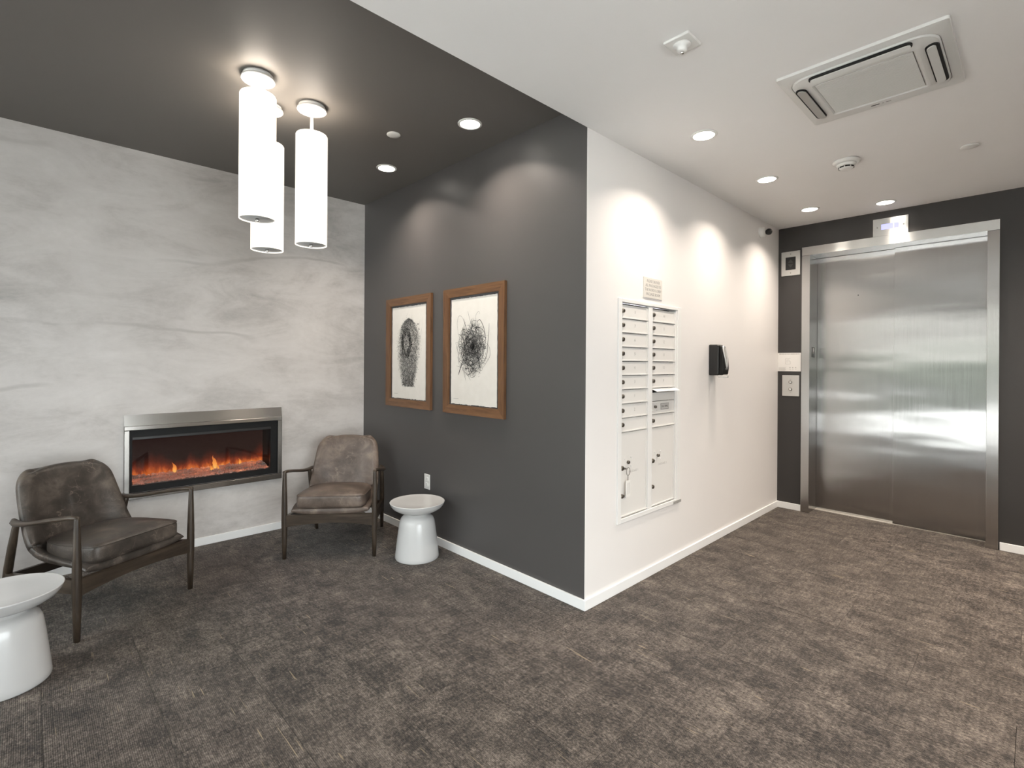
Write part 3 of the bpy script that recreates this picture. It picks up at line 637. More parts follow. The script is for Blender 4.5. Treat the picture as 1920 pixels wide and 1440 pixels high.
# ------------------------------------------------------------------ framed prints
def strip(b, pts, w, mi, y):
    vs = []; fs = []
    for i, (x_, z_) in enumerate(pts):
        a = pts[max(i-1, 0)]; c = pts[min(i+1, len(pts)-1)]; dx, dz = c[0]-a[0], c[1]-a[1]; l = math.hypot(dx, dz) or 1
        ww_ = w*(0.35+0.65*math.sin(math.pi*(i+0.3)/(len(pts)-0.4)))
        nx, nz = -dz/l*ww_/2, dx/l*ww_/2; vs += [(x_+nx, y, z_+nz), (x_-nx, y, z_-nz)]
    for i in range(len(pts)-1): fs.append((2*i, 2*i+1, 2*i+3, 2*i+2))
    b.add(vs, fs, mi)
def picture(label, yc, zc, nest):
    t_ = thing('framed_print', label, 'picture', (XB, yc, zc), RW, 'framed nest prints')
    W2, H2, B = 0.339, 0.460, 0.063
    for s_ in (-1, 1):
        b = MB(); x0, x1 = s_*W2, s_*(W2-B)
        b.add([(x0, -0.024, -H2), (x0, -0.024, H2), (x1, -0.018, H2-B), (x1, -0.018, -H2+B), (x0, -0.001, -H2), (x0, -0.001, H2), (x1, -0.001, H2-B), (x1, -0.001, -H2+B)],
              [(0, 1, 2, 3), (4, 5, 6, 7), (0, 1, 5, 4), (2, 3, 7, 6), (0, 3, 7, 4), (1, 2, 6, 5)]); b.build('frame_stile', 'walnut_frame_upright', t_)
        b = MB(); z0, z1 = s_*H2, s_*(H2-B)
        b.add([(-W2, -0.024, z0), (W2, -0.024, z0), (W2-B, -0.018, z1), (-W2+B, -0.018, z1), (-W2, -0.001, z0), (W2, -0.001, z0), (W2-B, -0.001, z1), (-W2+B, -0.001, z1)],
              [(0, 1, 2, 3), (4, 5, 6, 7), (0, 1, 5, 4), (2, 3, 7, 6), (0, 3, 7, 4), (1, 2, 6, 5)]); b.build('frame_rail', 'walnut_frame_rail', t_)
    MB().box(-W2+B-0.004, W2-B+0.004, -0.006, -0.001, -H2+B-0.004, H2-B+0.004).build('mat', 'mat_board', t_)
    # deckle edged paper
    random.seed(11+nest); pts = []; pw, ph = 0.2545, 0.385; n = 40
    for i in range(n): pts.append((-pw+2*pw*i/n, -ph+random.uniform(-0.003, 0.003)))
    for i in range(n): pts.append((pw+random.uniform(-0.0015, 0.0015), -ph+2*ph*i/n))
    for i in range(n): pts.append((pw-2*pw*i/n, ph+random.uniform(-0.0015, 0.0015)))
    for i in range(n): pts.append((-pw+random.uniform(-0.0015, 0.0015), ph-2*ph*i/n))
    b = MB(); b.prism([(x_, z_-0.004 if True else z_) for x_, z_ in pts], -0.0090, -0.0065, 'XZ')
    pp = b.build('paper', 'handmade_paper', t_)
    b = MB(); Y0 = -0.0092; rnd = random.Random(5+nest)
    if nest == 1:
        def half(z):    # half width of the nest at height z
            if z > 0.06: return 0.150*math.sqrt(max(0, 1-((z-0.06)/0.215)**2))
            return max(0.02, 0.150-0.30*(0.06-z)**1.35)
        for k in range(6500):
            z = rnd.uniform(-0.285, 0.275); hw_ = half(z); x = (rnd.uniform(-1, 1)+rnd.gauss(0, 0.13))*hw_
            if abs(x) > hw_*1.25: continue
            a = rnd.gauss(math.pi/2+0.9*(x/max(hw_, .03)), 0.75); l = rnd.uniform(0.006, 0.030); cv = rnd.uniform(-0.5, 0.5)
            core = math.hypot((x+0.03)/0.075, (z-0.075)/0.12); ap = math.hypot((x+0.03)/0.045, (z-0.175)/0.035)
            dk = 0 if (core < 1 or ap < 1) else rnd.choice((0, 0, 1, 1, 2))
            if core < 0.55 and rnd.random() < 0.35: dk = 1
            p3 = [(x+l*(q-0.5)*math.cos(a+cv*(q-0.5)), z+l*(q-0.5)*math.sin(a+cv*(q-0.5))) for q in (0, 0.33, 0.66, 1)]
            strip(b, p3, rnd.uniform(0.0009, 0.0022), dk, Y0-rnd.uniform(0, 0.0004))
        for k in range(360):   # deep hollow
            a = rnd.uniform(0, 6.283); r_ = rnd.uniform(0.55, 1.1); x = -0.03+0.072*r_*math.cos(a); z = 0.075+0.115*r_*math.sin(a)
            p3 = [(-0.03+0.072*r_*math.cos(a+q), 0.075+0.115*r_*math.sin(a+q)) for q in (0, .12, .24, .36)]
            strip(b, p3, rnd.uniform(0.001, 0.003), 0, Y0-0.0005)
        for k in range(160):   # loose flecks
            a = rnd.uniform(0, 6.283); x = 0.19*math.cos(a)*rnd.uniform(0.75, 1.05); z = 0.02+0.30*math.sin(a)*rnd.uniform(0.7, 1.0); l = rnd.uniform(0.003, 0.012); t2 = rnd.uniform(0, 6.28)
            if abs(x) < 0.22 and abs(z) < 0.34: strip(b, [(x, z), (x+l*.5*math.cos(t2), z+l*.5*math.sin(t2)), (x+l*math.cos(t2+.4), z+l*math.sin(t2+.4))], 0.0016, rnd.choice((1, 2)), Y0)
        strip(b, [(0.10, 0.10), (0.15, 0.17), (0.17, 0.26)], 0.0014, 1, Y0); strip(b, [(0.12, 0.06), (0.18, 0.12), (0.20, 0.20), (0.20, 0.28)], 0.0012, 2, Y0)
        for (x, z, r_) in ((0.142, 0.225, .007), (0.158, 0.183, .006), (0.17, 0.125, .004), (0.03, 0.262, .004), (0.12, -0.225, .004)):
            strip(b, [(x-r_, z), (x, z+0.001), (x+r_, z)], r_*1.6, 0, Y0)
    else:
        cx_, cz_ = -0.018, 0.015
        for k in range(620):
            r_ = abs(rnd.gauss(0.75, 0.28)); a = rnd.uniform(0, 6.283); x = cx_+0.130*r_*math.cos(a); z = cz_+0.160*r_*math.sin(a)
            R2 = rnd.uniform(0.03, 0.14); st = rnd.uniform(0, 6.283); sp = rnd.choice((-1, 1))*rnd.uniform(0.5, 1.9)
            xc, zc2 = x-R2*math.cos(st), z-R2*1.15*math.sin(st)
            p3 = [(xc+R2*math.cos(st+sp*q/8), zc2+R2*1.15*math.sin(st+sp*q/8)) for q in range(9)]
            if max(math.hypot((q[0]-cx_)/0.150, (q[1]-cz_)/0.200) for q in p3) > 1.12: continue
            strip(b, p3, rnd.uniform(0.0016, 0.0036), rnd.choice((0, 0, 0, 1, 2)), Y0-rnd.uniform(0, 0.0006))
        for k in range(700):
            r_ = abs(rnd.gauss(0.25, 0.45)); a = rnd.uniform(0, 6.283); x = cx_+0.02+0.10*r_*math.cos(a); z = cz_+0.01+0.12*r_*math.sin(a); l = rnd.uniform(0.01, 0.045); t2 = rnd.uniform(0, 6.283); cv = rnd.uniform(-1.2, 1.2)
            strip(b, [(x+l*(q-.5)*math.cos(t2+cv*q), z+l*(q-.5)*math.sin(t2+cv*q)) for q in (0, .33, .66, 1)], rnd.uniform(0.0010, 0.0024), rnd.choice((0, 0, 0, 1)), Y0-0.0003)
        for k in range(70):
            a = rnd.uniform(0, 6.283); x = cx_+0.115*math.cos(a); z = cz_+0.155*math.sin(a); l = rnd.uniform(0.03, 0.085); t2 = a+rnd.uniform(-0.9, 0.9); cv = rnd.uniform(-0.9, 0.9)
            strip(b, [(x+l*q*math.cos(t2+cv*q), z+l*q*math.sin(t2+cv*q)) for q in (0, .25, .5, .75, 1)], rnd.uniform(0.0010, 0.0020), rnd.choice((0, 1)), Y0-0.0002)
        for pts2, w2 in (([(0.172, 0.185), (0.170, 0.12), (0.160, 0.05), (0.152, -0.02), (0.125, -0.075), (0.09, -0.095)], 0.0042), ([(-0.17, 0.12), (-0.185, 0.20), (-0.165, 0.255), (-0.125, 0.245), (-0.11, 0.21)], 0.0016),
                         ([(-0.165, -0.175), (-0.145, -0.13), (-0.120, -0.08)], 0.0075), ([(-0.11, 0.235), (-0.09, 0.19), (-0.07, 0.15)], 0.0045), ([(0.04, 0.2), (0.075, 0.215), (0.115, 0.16), (0.135, 0.09), (0.13, 0.02)], 0.0045),
                         ([(-0.08, -0.215), (-0.10, -0.16), (-0.12, -0.12)], 0.0028), ([(0.10, -0.13), (0.15, -0.08), (0.185, -0.03), (0.17, 0.03), (0.12, 0.06)], 0.0022), ([(-0.19, -0.11), (-0.10, -0.125), (0.0, -0.13), (0.09, -0.16)], 0.0022),
                         ([(-0.06, 0.285), (-0.045, 0.24), (-0.02, 0.19)], 0.0020), ([(0.02, 0.20), (0.03, 0.25), (0.06, 0.275), (0.075, 0.255)], 0.0016), ([(-0.20, 0.06), (-0.17, -0.02), (-0.16, -0.10)], 0.0030)):
            p3 = [spline(pts2, q/12) for q in range(13)]; strip(b, p3, w2, 0, Y0-0.0007)
    o = b.build('nest_print', ['ink_black', 'ink_grey', 'ink_pale'], pp); o['kind'] = 'stuff'
    b = MB(); b.box(-0.225, -0.165, -0.0094, -0.0089, -0.352, -0.3505); b.build('pencil_title', 'ink_pale', pp)
picture('walnut framed ink print of a dense oval bird nest, nearer the corner armchair', 3.615, 1.490, 1)
picture('walnut framed ink print of a loose twiggy bird nest, nearer the white wall', 2.770, 1.490, 2)

# ------------------------------------------------------------------ electric fireplace
fpx = (FX0+FX1)/2
fi = thing('electric_fireplace', 'wall recessed electric fireplace with brushed steel surround and glowing embers', 'fireplace', (fpx, YA, FZ0))
hw_ = (FX1-FX0)/2; fh = FZ1-FZ0
MB().prism([(-0.022, fh+0.026), (-0.006, fh+0.104), (0.0, fh+0.104), (0.0, fh+0.026)], -hw_-0.026, hw_+0.030, 'YZ').build('hood_trim', 'brushed_nickel_trim', fi)
MB().bbox(-hw_-0.026, hw_+0.030, -0.028, 0.0, fh-0.004, fh+0.0255, 0.003).build('surround_bar', 'brushed_nickel_trim', fi)
MB().bbox(-hw_-0.026, hw_+0.030, -0.028, 0.0, -0.042, 0.0, 0.003).build('surround_bar', 'brushed_nickel_trim', fi)
MB().bbox(-hw_-0.026, -hw_+0.006, -0.028, 0.0, 0.0, fh-0.004, 0.003).build('surround_bar', 'brushed_nickel_trim', fi)
MB().bbox(hw_-0.004, hw_+0.030, -0.028, 0.0, 0.0, fh-0.004, 0.003).build('surround_bar', 'brushed_nickel_trim', fi)
b = MB(); x0, x1, D_ = -hw_+0.001, hw_-0.001, 0.26
b.box(x0, x1, 0.0, D_, 0.001, 0.045); b.box(x0, x1, 0.0, D_, fh-0.055, fh-0.001); b.box(x0, x0+0.022, 0.0, D_, 0.045, fh-0.055); b.box(x1-0.05, x1, 0.0, D_, 0.045, fh-0.055); b.box(x0, x1, D_-0.01, D_, 0.045, fh-0.055)
b.build('firebox', 'black_enamel', fi)
b = MB(); b.bbox(x0+0.022, x1-0.05, -0.002, 0.008, fh-0.075, fh-0.055, 0.002); b.build('louver_bar', 'black_plastic', fi)
MB().box(x0+0.024, x1-0.052, 0.020, 0.024, 0.046, fh-0.076).build('front_glass', 'fire_glass', fi)
fs = MB().add([(x0+0.024, 0, 0), (x1-0.052, 0, 0), (x1-0.052, 0, fh-0.12), (x0+0.024, 0, fh-0.12), (x0+0.024, 0.006, 0), (x1-0.052, 0.006, 0), (x1-0.052, 0.006, fh-0.12), (x0+0.024, 0.006, fh-0.12)],
              [(0, 1, 2, 3), (4, 7, 6, 5), (0, 4, 5, 1), (1, 5, 6, 2), (2, 6, 7, 3), (3, 7, 4, 0)]).build('flame_screen', 'flame_screen_glow', fi, (0, 0.195, 0.080))
b = MB(); random.seed(8)
for i in range(2600):
    x_ = random.uniform(x0+0.035, x1-0.062); y_ = random.uniform(0.030, 0.190); z_ = 0.048+0.24*max(0, y_-0.03)*0.75+random.uniform(0, 0.012); s_ = random.uniform(0.005, 0.011)
    if i < 0: continue
    rx = [(random.uniform(-1, 1), random.uniform(-1, 1), random.uniform(-1, 1)) for _ in range(6)]
    ax = [(1, 0, 0), (-1, 0, 0), (0, 1, 0), (0, -1, 0), (0, 0, 1), (0, 0, -1)]
    b.add([(x_+s_*(a[0]+0.4*r[0]), y_+s_*(a[1]+0.4*r[1]), z_+s_*(a[2]+0.4*r[2])) for a, r in zip(ax, rx)], [(0, 2, 4), (2, 1, 4), (1, 3, 4), (3, 0, 4), (2, 0, 5), (1, 2, 5), (3, 1, 5), (0, 3, 5)])
o = b.build('ember_bed', 'ember_crystal', fi); o['kind'] = 'stuff'
MB().prism([(0.028, 0.046), (0.19, 0.046), (0.19, 0.078), (0.028, 0.050)], x0+0.024, x1-0.052, 'YZ').build('media_tray', 'crystal_media', fi)
for (fx, y_, hh, wd) in ((0.06, 0.135, 0.115, 0.034), (0.035, 0.105, 0.055, 0.022), (-0.205, 0.16, 0.085, 0.030), (0.255, 0.165, 0.060, 0.022), (0.085, 0.12, 0.050, 0.016)):
    zb = 0.05+0.18*(y_-0.03); pth = []; rd = []; random.seed(int(fx*1000)+7)
    for i in range(9):
        q = i/8; pth.append((fx+0.35*wd*math.sin(3.2*q+random.uniform(0, 1)), y_, zb+hh*q)); rd.append((max(0.0008, wd*0.45*math.sin(math.pi*(0.18+0.82*q))**1.3), max(0.0006, 0.006*(1-q))))
    MB().tube(pth, rd, 10, ref=(0, 1, 0)).build('flame', 'flame_tongue', fi)

# ------------------------------------------------------------------ armchairs
def armchair(label, loc, rz, lm, fold=False):
    c = thing('armchair', label, 'armchair', (*loc, 0), rz, 'leather lounge chairs')
    for s_ in (-1, 1):
        pth = [(s_*0.312, 0.0, 0.0), (s_*0.3125, 0, 0.12), (s_*0.313, 0, 0.27), (s_*0.3135, 0, 0.36), (s_*0.314, 0, 0.50), (s_*0.314, 0, 0.60), (s_*0.314, 0, 0.622)]
        MB().tube(pth, [0.0135, 0.0175, 0.0205, 0.0200, 0.0160, 0.0128, 0.0120], 14).build('front_leg', 'dark_walnut', c)
        pth = [(s_*0.268, 0.662, 0.0), (s_*0.272, 0.622, 0.14), (s_*0.278, 0.580, 0.28), (s_*0.283, 0.540, 0.41), (s_*0.286, 0.508, 0.515), (s_*0.286, 0.502, 0.530)]
        MB().tube(pth, [0.0125, 0.0165, 0.0205, 0.0190, 0.0150, 0.012], 14).build('back_leg', 'dark_walnut', c)
        ap = [(s_*0.314, -0.006, 0.617), (s_*0.3145, 0.06, 0.611), (s_*0.3155, 0.18, 0.589), (s_*0.314, 0.30, 0.564), (s_*0.307, 0.40, 0.545), (s_*0.296, 0.47, 0.536), (s_*0.284, 0.520, 0.537), (s_*0.274, 0.548, 0.545)]
        MB().tube(ap, [(0.0125, 0.0105), (0.0135, 0.0110), (0.0165, 0.0115), (0.021, 0.0120), (0.026, 0.0125), (0.027, 0.0125), (0.022, 0.0115), (0.010, 0.008)], 14).build('armrest', 'dark_walnut_side', c)
        # side rail, sloping down to the rear
        b = MB(); xs_ = s_*0.302
        b.add([(xs_-0.012, 0.0, 0.235), (xs_+0.012, 0.0, 0.235), (xs_+0.012, 0.0, 0.305), (xs_-0.012, 0.0, 0.305), (s_*0.281-0.012, 0.595, 0.185), (s_*0.281+0.012, 0.595, 0.185), (s_*0.281+0.012, 0.595, 0.255), (s_*0.281-0.012, 0.595, 0.255)],
              [(0, 1, 2, 3), (4, 7, 6, 5), (0, 4, 5, 1), (1, 5, 6, 2), (2, 6, 7, 3), (3, 7, 4, 0)]); b.build('side_rail', 'dark_walnut_side', c)
    n = 14; pts = [(-0.305+0.61*i/n, 0.311) for i in range(n+1)] + [(0.305-0.61*i/n, 0.226+0.026*(1-(1-2*i/n)**2)) for i in range(n+1)]
    MB().prism(pts, -0.012, 0.012, 'XZ').build('front_rail', 'dark_walnut_rail', c)
    MB().bbox(-0.275, 0.275, 0.585, 0.607, 0.190, 0.245, 0.003).build('rear_rail', 'dark_walnut_rail', c)
    prof = [(0.004, 0.330), (0.10, 0.322), (0.26, 0.305), (0.40, 0.300), (0.485, 0.325), (0.530, 0.400), (0.560, 0.500), (0.590, 0.600), (0.618, 0.690), (0.648, 0.790)]
    def S(u, v):
        y_, z_ = spline(prof, v); e = 0.01; y2, z2 = spline(prof, min(1, v+e)); y1, z1 = spline(prof, max(0, v-e)); l = math.hypot(y2-y1, z2-z1) or 1
        ny, nz = -(z2-z1)/l, (y2-y1)/l
        wv = spline([(0.272,), (0.276,), (0.272,), (0.266,), (0.262,), (0.262,), (0.258,), (0.250,), (0.240,), (0.228,)], v)[0]
        if v > 0.84: q = (v-0.84)/0.16; wv *= (1-0.26*q**3.2)
        curl = spline([(0.004,), (0.035,), (0.065,), (0.092,), (0.110,), (0.095,), (0.075,), (0.06,), (0.05,), (0.03,)], v)[0]
        k = curl*abs(u)**3.2
        if fold and 0.5 < v < 0.93:
            for u0, am, wd in ((-0.24, 0.0035, 0.07), (-0.05, 0.0045, 0.06), (0.10, 0.003, 0.07)): k -= am*math.exp(-((u-u0-0.12*(v-0.7))/wd)**2)*math.sin(math.pi*(v-0.5)/0.43)**2
        if v > 0.9: z_ -= 0.020*abs(u)**2*((v-0.9)/0.1)
        return (u*wv, y_+ny*k, z_+nz*k)
    def T(u, v): return 0.022+0.014*min(1, max(0, (v-0.25)/0.3))+0.008*(1-u*u)
    sh = MB().pillow(S, T, 44, 48, 12, 26).build('upholstered_shell', lm, c)
    edge = [S(-1, v/30) for v in range(1, 30)]; 
    # box cushion: straight front, rounded back, built as stacked rings
    def outline(n=72):
        pts = []
        for i in range(n):
            a = 2*math.pi*i/n; ca, sa = math.cos(a), math.sin(a)
            ex = 0.22 if sa < 0 else 0.62
            x_ = 0.244*math.copysign(abs(ca)**(0.22 if sa < 0 else 0.50), ca); y_ = 0.245*math.copysign(abs(sa)**ex, sa)
            if y_ > 0: x_ *= 1-0.10*(y_/0.245)
            pts.append((x_, y_))
        return pts
    OL = outline(); vs = []; fs = []; n = len(OL)
    for (sc_, dz) in ((0.60, -0.046), (0.955, -0.046), (0.985, -0.040), (1.0, -0.024), (1.0, 0.022), (0.990, 0.036), (0.968, 0.044), (0.90, 0.052), (0.70, 0.062), (0.42, 0.068), (0.15, 0.070)):
        for (x_, y_) in OL: vs.append((x_*sc_, 0.232+y_*sc_, 0.402-0.045*(0.232+y_*sc_)+dz))
    K = len(vs)//n
    for k in range(K-1):
        for i in range(n): fs.append((k*n+i, k*n+(i+1) % n, (k+1)*n+(i+1) % n, (k+1)*n+i))
    fs.append(tuple(range(n))); fs.append(tuple(range((K-1)*n, K*n)))
    cu = MB().add(vs, fs, 0, True).build('seat_cushion', lm, c)
    pip = [(x_*0.992, 0.232+y_*0.992, 0.402-0.045*(0.232+y_)+0.039) for (x_, y_) in OL]
    MB().tube(pip, 0.0030, 6, closed=True).build('piping', lm, cu)
    return c
armchair('dark leather wooden armchair left of the fireplace, beside the cut-off side table', (0.452, 3.451), 0.509, 'dark_leather', True)
armchair('brown leather wooden armchair in the corner, right of the fireplace', (1.565, 3.505), -0.661, 'brown_leather')

# ------------------------------------------------------------------ side tables
def table(label, x, y):
    t_ = thing('side_table', label, 'side table', (x, y, 0), 0, 'white pedestal side tables')
    base = [(0.146, 0.0), (0.153, 0.002), (0.156, 0.008), (0.154, 0.03), (0.145, 0.11), (0.135, 0.19), (0.128, 0.240), (0.123, 0.266), (0.114, 0.286), (0.100, 0.299), (0.086, 0.305), (0.076, 0.311), (0.073, 0.320)]
    MB().lathe(base, 64).build('pedestal', 'white_gloss_resin', t_)
    top = [(0.073, 0.318), (0.082, 0.324), (0.110, 0.331), (0.145, 0.343), (0.172, 0.360), (0.188, 0.380), (0.195, 0.398), (0.196, 0.4005), (0.194, 0.4025), (0.190, 0.4025), (0.186, 0.4015), (0.10, 0.4012), (0.01, 0.4012)]
    MB().lathe(top, 72).build('dish_top', 'white_gloss_resin', t_)
table('white pedestal side table standing by the charcoal wall under the outlet', 2.030, 3.090)
table('white pedestal side table cut off at the left edge, in front of the dark armchair', -0.070, 3.080)

# ------------------------------------------------------------------ pendant lamps
def pendant(label, x, y, zt, zb):
    t_ = thing('pendant_lamp', label, 'pendant lamp', (x, y, HL), 0, 'cylinder pendant lamps')
    MB().lathe([(0.072, 0.0), (0.072, -0.012), (0.064, -0.0125), (0.064, -0.018), (0.080, -0.0185), (0.081, -0.026), (0.078, -0.030), (0.052, -0.031), (0.049, -0.035), (0.012, -0.036)], 48).build('canopy', 'white_plastic', t_)
    MB().lathe([(0.0085, -0.030), (0.0085, zt-HL-0.002)], 16).build('stem', 'white_plastic', t_)
    b = MB(); r_ = 0.087; z0, z1 = zb-HL, zt-HL
    b.lathe([(r_-0.003, z0+0.012), (r_-0.003, z0), (r_, z0), (r_, z1-0.008), (r_-0.003, z1-0.002), (r_-0.010, z1), (0.012, z1+0.0005)], 56); b.build('shade', 'pendant_fabric', t_)
    for zz, ang, pw_ in ((z1+0.004, math.pi, 1.0), (0.5*(z0+z1), None, 5.5)):
        l = bpy.data.lights.new('lamp_glow', 'AREA' if ang else 'POINT'); l.energy = pw_; l.color = (1.0, 0.88, 0.74)
        if ang: l.shape = 'DISK'; l.size = 0.14
        else: l.shadow_soft_size = 0.05
        if ang is None: continue
        lo = bpy.data.objects.new('lamp_glow', l); COL.objects.link(lo); lo.parent = t_; lo.location = (0, 0, zz); lo.rotation_euler = (ang, 0, 0)
    df = MB().lathe([(r_-0.004, z0+0.010), (r_-0.004, z0+0.006), (0.004, z0+0.0055)], 48).build('diffuser', 'pendant_diffuser', t_)
    MB().lathe([(0.010, z0+0.006), (0.010, z0-0.010), (0.008, z0-0.012)], 20).build('finial', 'chrome', t_)
pendant('nearest cylinder pendant lamp, hanging highest and furthest left of the three', 0.853, 2.803, 2.785, 2.138)
pendant('cylinder pendant lamp half hidden behind the nearest one', 0.998, 3.101, 2.665, 2.050)
pendant('rightmost cylinder pendant lamp hanging clear of the other two', 1.181, 2.921, 2.720, 2.080)

# ------------------------------------------------------------------ recessed downlights
def downlight(label, x, y, z, r, watt, grp):
    t_ = thing('recessed_downlight', label, 'downlight', (x, y, z), 0, grp)
    MB().lathe([(r+0.014, 0.0), (r+0.014, -0.003), (r+0.008, -0.006), (r, -0.0065), (r-0.002, -0.002), (r-0.002, 0.0)], 40).build('trim_ring', 'white_plastic', t_)
    MB().lathe([(r-0.001, -0.001), (r-0.001, -0.0045), (r-0.012, -0.0055)], 36).build('lens', 'downlight_lens', t_)
    if grp is None: del t_['label'], t_['category']; t_['kind'] = 'structure'; t_.name = 'added_fill_light'
    l = bpy.data.lights.new('downlight_glow', 'AREA'); l.shape = 'DISK'; l.size = 2*r-0.01; l.energy = watt; l.color = LAMP_C; l.spread = math.radians(125)
    o = bpy.data.objects.new('downlight_glow', l); COL.objects.link(o); o.parent = t_; o.location = (0, 0, -0.009)
downlight('recessed downlight in white ceiling nearest the camera, above the mailboxes', 2.847, 1.353, HC, 0.060, LAMP_W, 'corridor downlights')
downlight('recessed downlight in white ceiling, middle of the row along the white wall', 3.845, 1.353, HC, 0.060, LAMP_W, 'corridor downlights')
downlight('recessed downlight in white ceiling at the corner beside the elevator', 4.842, 1.353, HC, 0.060, LAMP_W, 'corridor downlights')
downlight('recessed downlight in white ceiling directly above the floor display', 5.071, 0.861, HC, 0.060, LAMP_W*0.8, 'corridor downlights')
downlight('recessed downlight in charcoal ceiling nearer the white ceiling edge', 1.970, 2.441, HL, 0.062, LAMP_W, 'lounge downlights')
downlight('recessed downlight in charcoal ceiling nearer the plaster wall', 1.966, 3.442, HL, 0.062, LAMP_W, 'lounge downlights')

for i, (x_, lb_) in enumerate(((2.6, 'first'), (3.5, 'second'), (4.3, 'third'), (5.0, 'fourth'))):  # unseen lights added out of frame to brighten the elevator end
    downlight('added unseen fill downlight in white ceiling behind the camera, %s from the glazing' % lb_, x_, -0.75, HC, 0.060, LAMP_W*2.1, None)

# ------------------------------------------------------------------ other ceiling fixtures
t_ = thing('ceiling_disc', 'small white flat disc cover on the charcoal ceiling', 'cover plate', (1.708, 2.905, HL))
MB().lathe([(0.043, 0), (0.044, -0.004), (0.040, -0.008), (0.01, -0.0085)], 32).build('cover', 'white_plastic', t_)
t_ = thing('ceiling_disc', 'small white flat disc cover on the white ceiling right of smoke detector', 'cover plate', (4.129, 0.284, HC))
MB().lathe([(0.043, 0), (0.0445, -0.006), (0.0425, -0.009), (0.01, -0.0095)], 32).build('cover', 'white_plastic', t_)
t_ = thing('smoke_detector', 'round white smoke detector with dark slots on the white ceiling', 'smoke detector', (3.870, 0.868, HC))
MB().lathe([(0.076, 0), (0.078, -0.008), (0.070, -0.016), (0.062, -0.020), (0.020, -0.021)], 40).build('base', 'white_plastic', t_)
hd = MB().lathe([(0.056, -0.019), (0.054, -0.030), (0.046, -0.038), (0.042, -0.039), (0.040, -0.050), (0.030, -0.056), (0.01, -0.057)], 40).build('head', 'white_plastic', t_)
for i in range(8):
    a0 = 2*math.pi*i/8+0.08; b = MB(); vs = []
    for rr, zz in ((0.0445, -0.040), (0.0445, -0.049)):
        for q in range(5): a = a0+0.62*q/4; vs.append((rr*math.cos(a), rr*math.sin(a), zz))
    for rr, zz in ((0.0385, -0.040), (0.0385, -0.049)):
        for q in range(5): a = a0+0.62*q/4; vs.append((rr*math.cos(a), rr*math.sin(a), zz))
    fs_ = [(q, q+1, q+6, q+5) for q in range(4)] + [(q+10, q+15, q+16, q+11) for q in range(4)]
    b.add(vs, fs_); b.build('slot', 'dark_void', hd)
t_ = thing('detector_plate', 'square white ceiling plate with round knob at the upper edge', 'detector', (1.960, 1.028, HC))
MB().bbox(-0.056, 0.056, -0.056, 0.056, -0.012, 0, 0.004).build('plate', 'white_plastic', t_)
MB().lathe([(0.036, -0.011), (0.034, -0.018), (0.022, -0.022), (0.021, -0.036), (0.014, -0.042)], 24).build('sensor', 'white_plastic', t_)
MB().lathe([(0.008, -0.040), (0.007, -0.050)], 12).build('tip', 'chrome', t_)

# air conditioner cassette
ac = thing('air_conditioner', 'square white ceiling cassette air conditioner with ribbed centre grille', 'air conditioner', (2.842, 0.544, HC))
hs = 0.312
def rrect(w, h, r, n=6, cx_=0, cy_=0):
    pts = []
    for (sx, sy, a0) in ((1, 1, 0), (-1, 1, 90), (-1, -1, 180), (1, -1, 270)):
        for i in range(n+1): a = math.radians(a0+90*i/n); pts.append((cx_+sx*(w-r)+r*math.cos(a), cy_+sy*(h-r)+r*math.sin(a)))
    return pts
def ring_mesh(b, outer, inner, z0, z1, mi=0):
    n = len(outer); vs = [(x_, y_, z0) for x_, y_ in outer]+[(x_, y_, z1) for x_, y_ in inner]
    b.add(vs, [(i, (i+1) % n, (i+1) % n+n, i+n) for i in range(n)], mi)
b = MB(); o1 = rrect(hs, hs, 0.012); o2 = rrect(hs-0.002, hs-0.002, 0.012); o3 = rrect(0.275, 0.275, 0.085); o4 = rrect(0.268, 0.268, 0.080)
ring_mesh(b, o1, o2, 0.0, -0.012); ring_mesh(b, o2, o3, -0.012, -0.019); b.build('flange', 'grey_white_plastic', ac)
b = MB(); gi = rrect(0.192, 0.192, 0.010); g0 = rrect(0.182, 0.182, 0.008)
ring_mesh(b, rrect(0.273, 0.273, 0.083), o4, -0.0175, -0.024); ring_mesh(b, o4, rrect(0.20, 0.20, 0.012), -0.024, -0.034); ring_mesh(b, rrect(0.20, 0.20, 0.012), gi, -0.034, -0.034); ring_mesh(b, gi, g0, -0.034, -0.026)
pn = b.build('panel', 'grey_white_plastic', ac)
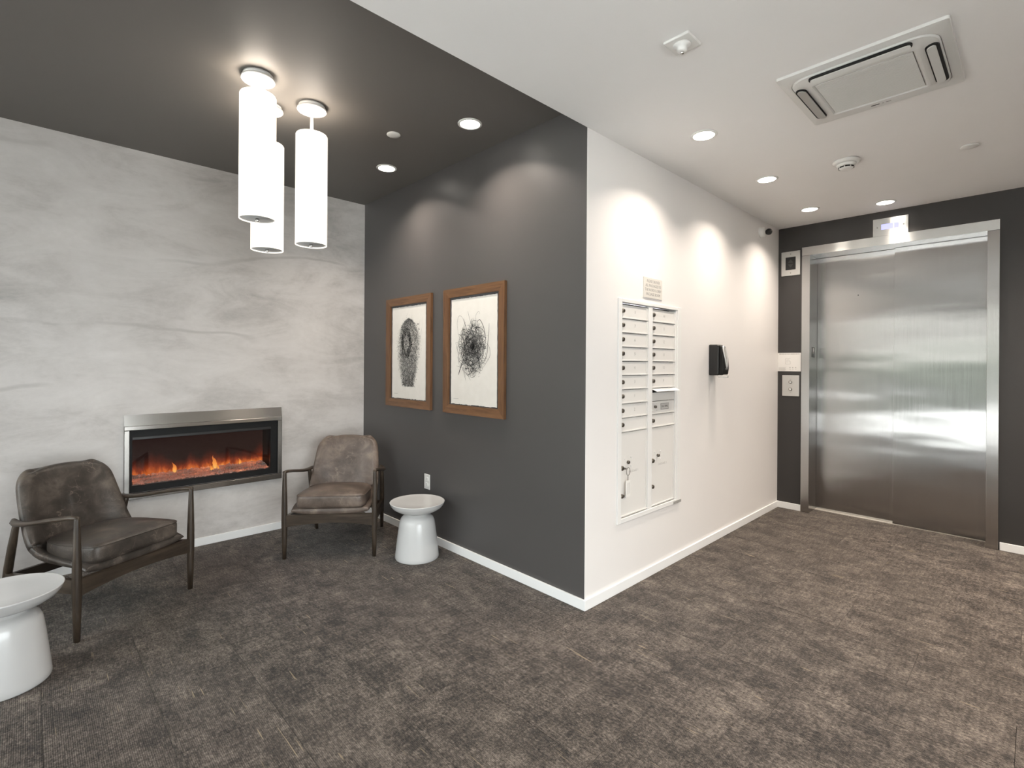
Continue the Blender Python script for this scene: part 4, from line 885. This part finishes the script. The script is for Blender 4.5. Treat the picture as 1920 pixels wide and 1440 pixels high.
MB().box(-0.182, 0.182, -0.182, 0.182, -0.0255, -0.024).build('filter', 'lens_grey', ac)
sl0 = MB().box(-0.0052, 0.0052, -0.181, 0.181, -0.032, -0.0265).build('grille_slat', 'grey_white_plastic', ac); sl0.location = (-0.174, 0, 0)
for i in range(1, 30):
    o = sl0.copy(); COL.objects.link(o); o.parent = ac; o.location = (-0.174+i*0.012, 0, 0)
def capsule(l, w, n=8): return [(-l+w+w*math.cos(math.radians(90+180*i/n)), w*math.sin(math.radians(90+180*i/n))) for i in range(n+1)] + [(l-w+w*math.cos(math.radians(-90+180*i/n)), w*math.sin(math.radians(-90+180*i/n))) for i in range(n+1)]
for ang, dist, op in ((0, 0.243, 0.0), (math.pi/2, 0.243, 1.0), (math.pi, 0.243, 0.35), (-math.pi/2, 0.243, 0.7)):
    # outlets on the four sides: dark slot with a vane
    M_ = Matrix.Rotation(ang, 4, 'Z')
    if abs(ang) < 0.1: continue          # side facing the elevator is closed flush and carries the emblem
    b = MB(); b.prism(capsule(0.190, 0.0235), -0.0335, -0.026, 'XY'); b.v = [tuple(M_ @ Vector((y_+dist, x_, z_))) for x_, y_, z_ in b.v]; sl_ = b.build('air_outlet', 'dark_void', ac)
    wv = 0.0150 if op > 0.5 else 0.0135
    if op == 1.0: wv = 0.0195
    b = MB(); b.prism(capsule(0.184, wv), -0.0390, -0.0350, 'XY'); b.v = [tuple(M_ @ Vector((y_+dist-0.002, x_, z_+(0.22*y_ if op else 0)))) for x_, y_, z_ in b.v]; b.build('vane', 'mid_grey_plastic' if op == 1.0 else 'grey_white_plastic', sl_)
em = MB().prism(capsule(0.018, 0.0045), -0.0345, -0.033, 'XY'); em.v = [(0.232+y_, x_+0.022, z_+0.004) for x_, y_, z_ in em.v]; em.build('emblem', 'print_dark', ac)
b = MB(); b.lathe([(0.004, -0.0300), (0.004, -0.0285)], 10, (0.233, -0.010, 0)); b.box(0.230, 0.237, -0.042, -0.022, -0.0300, -0.0285); b.build('emblem_print', 'print_grey', ac)
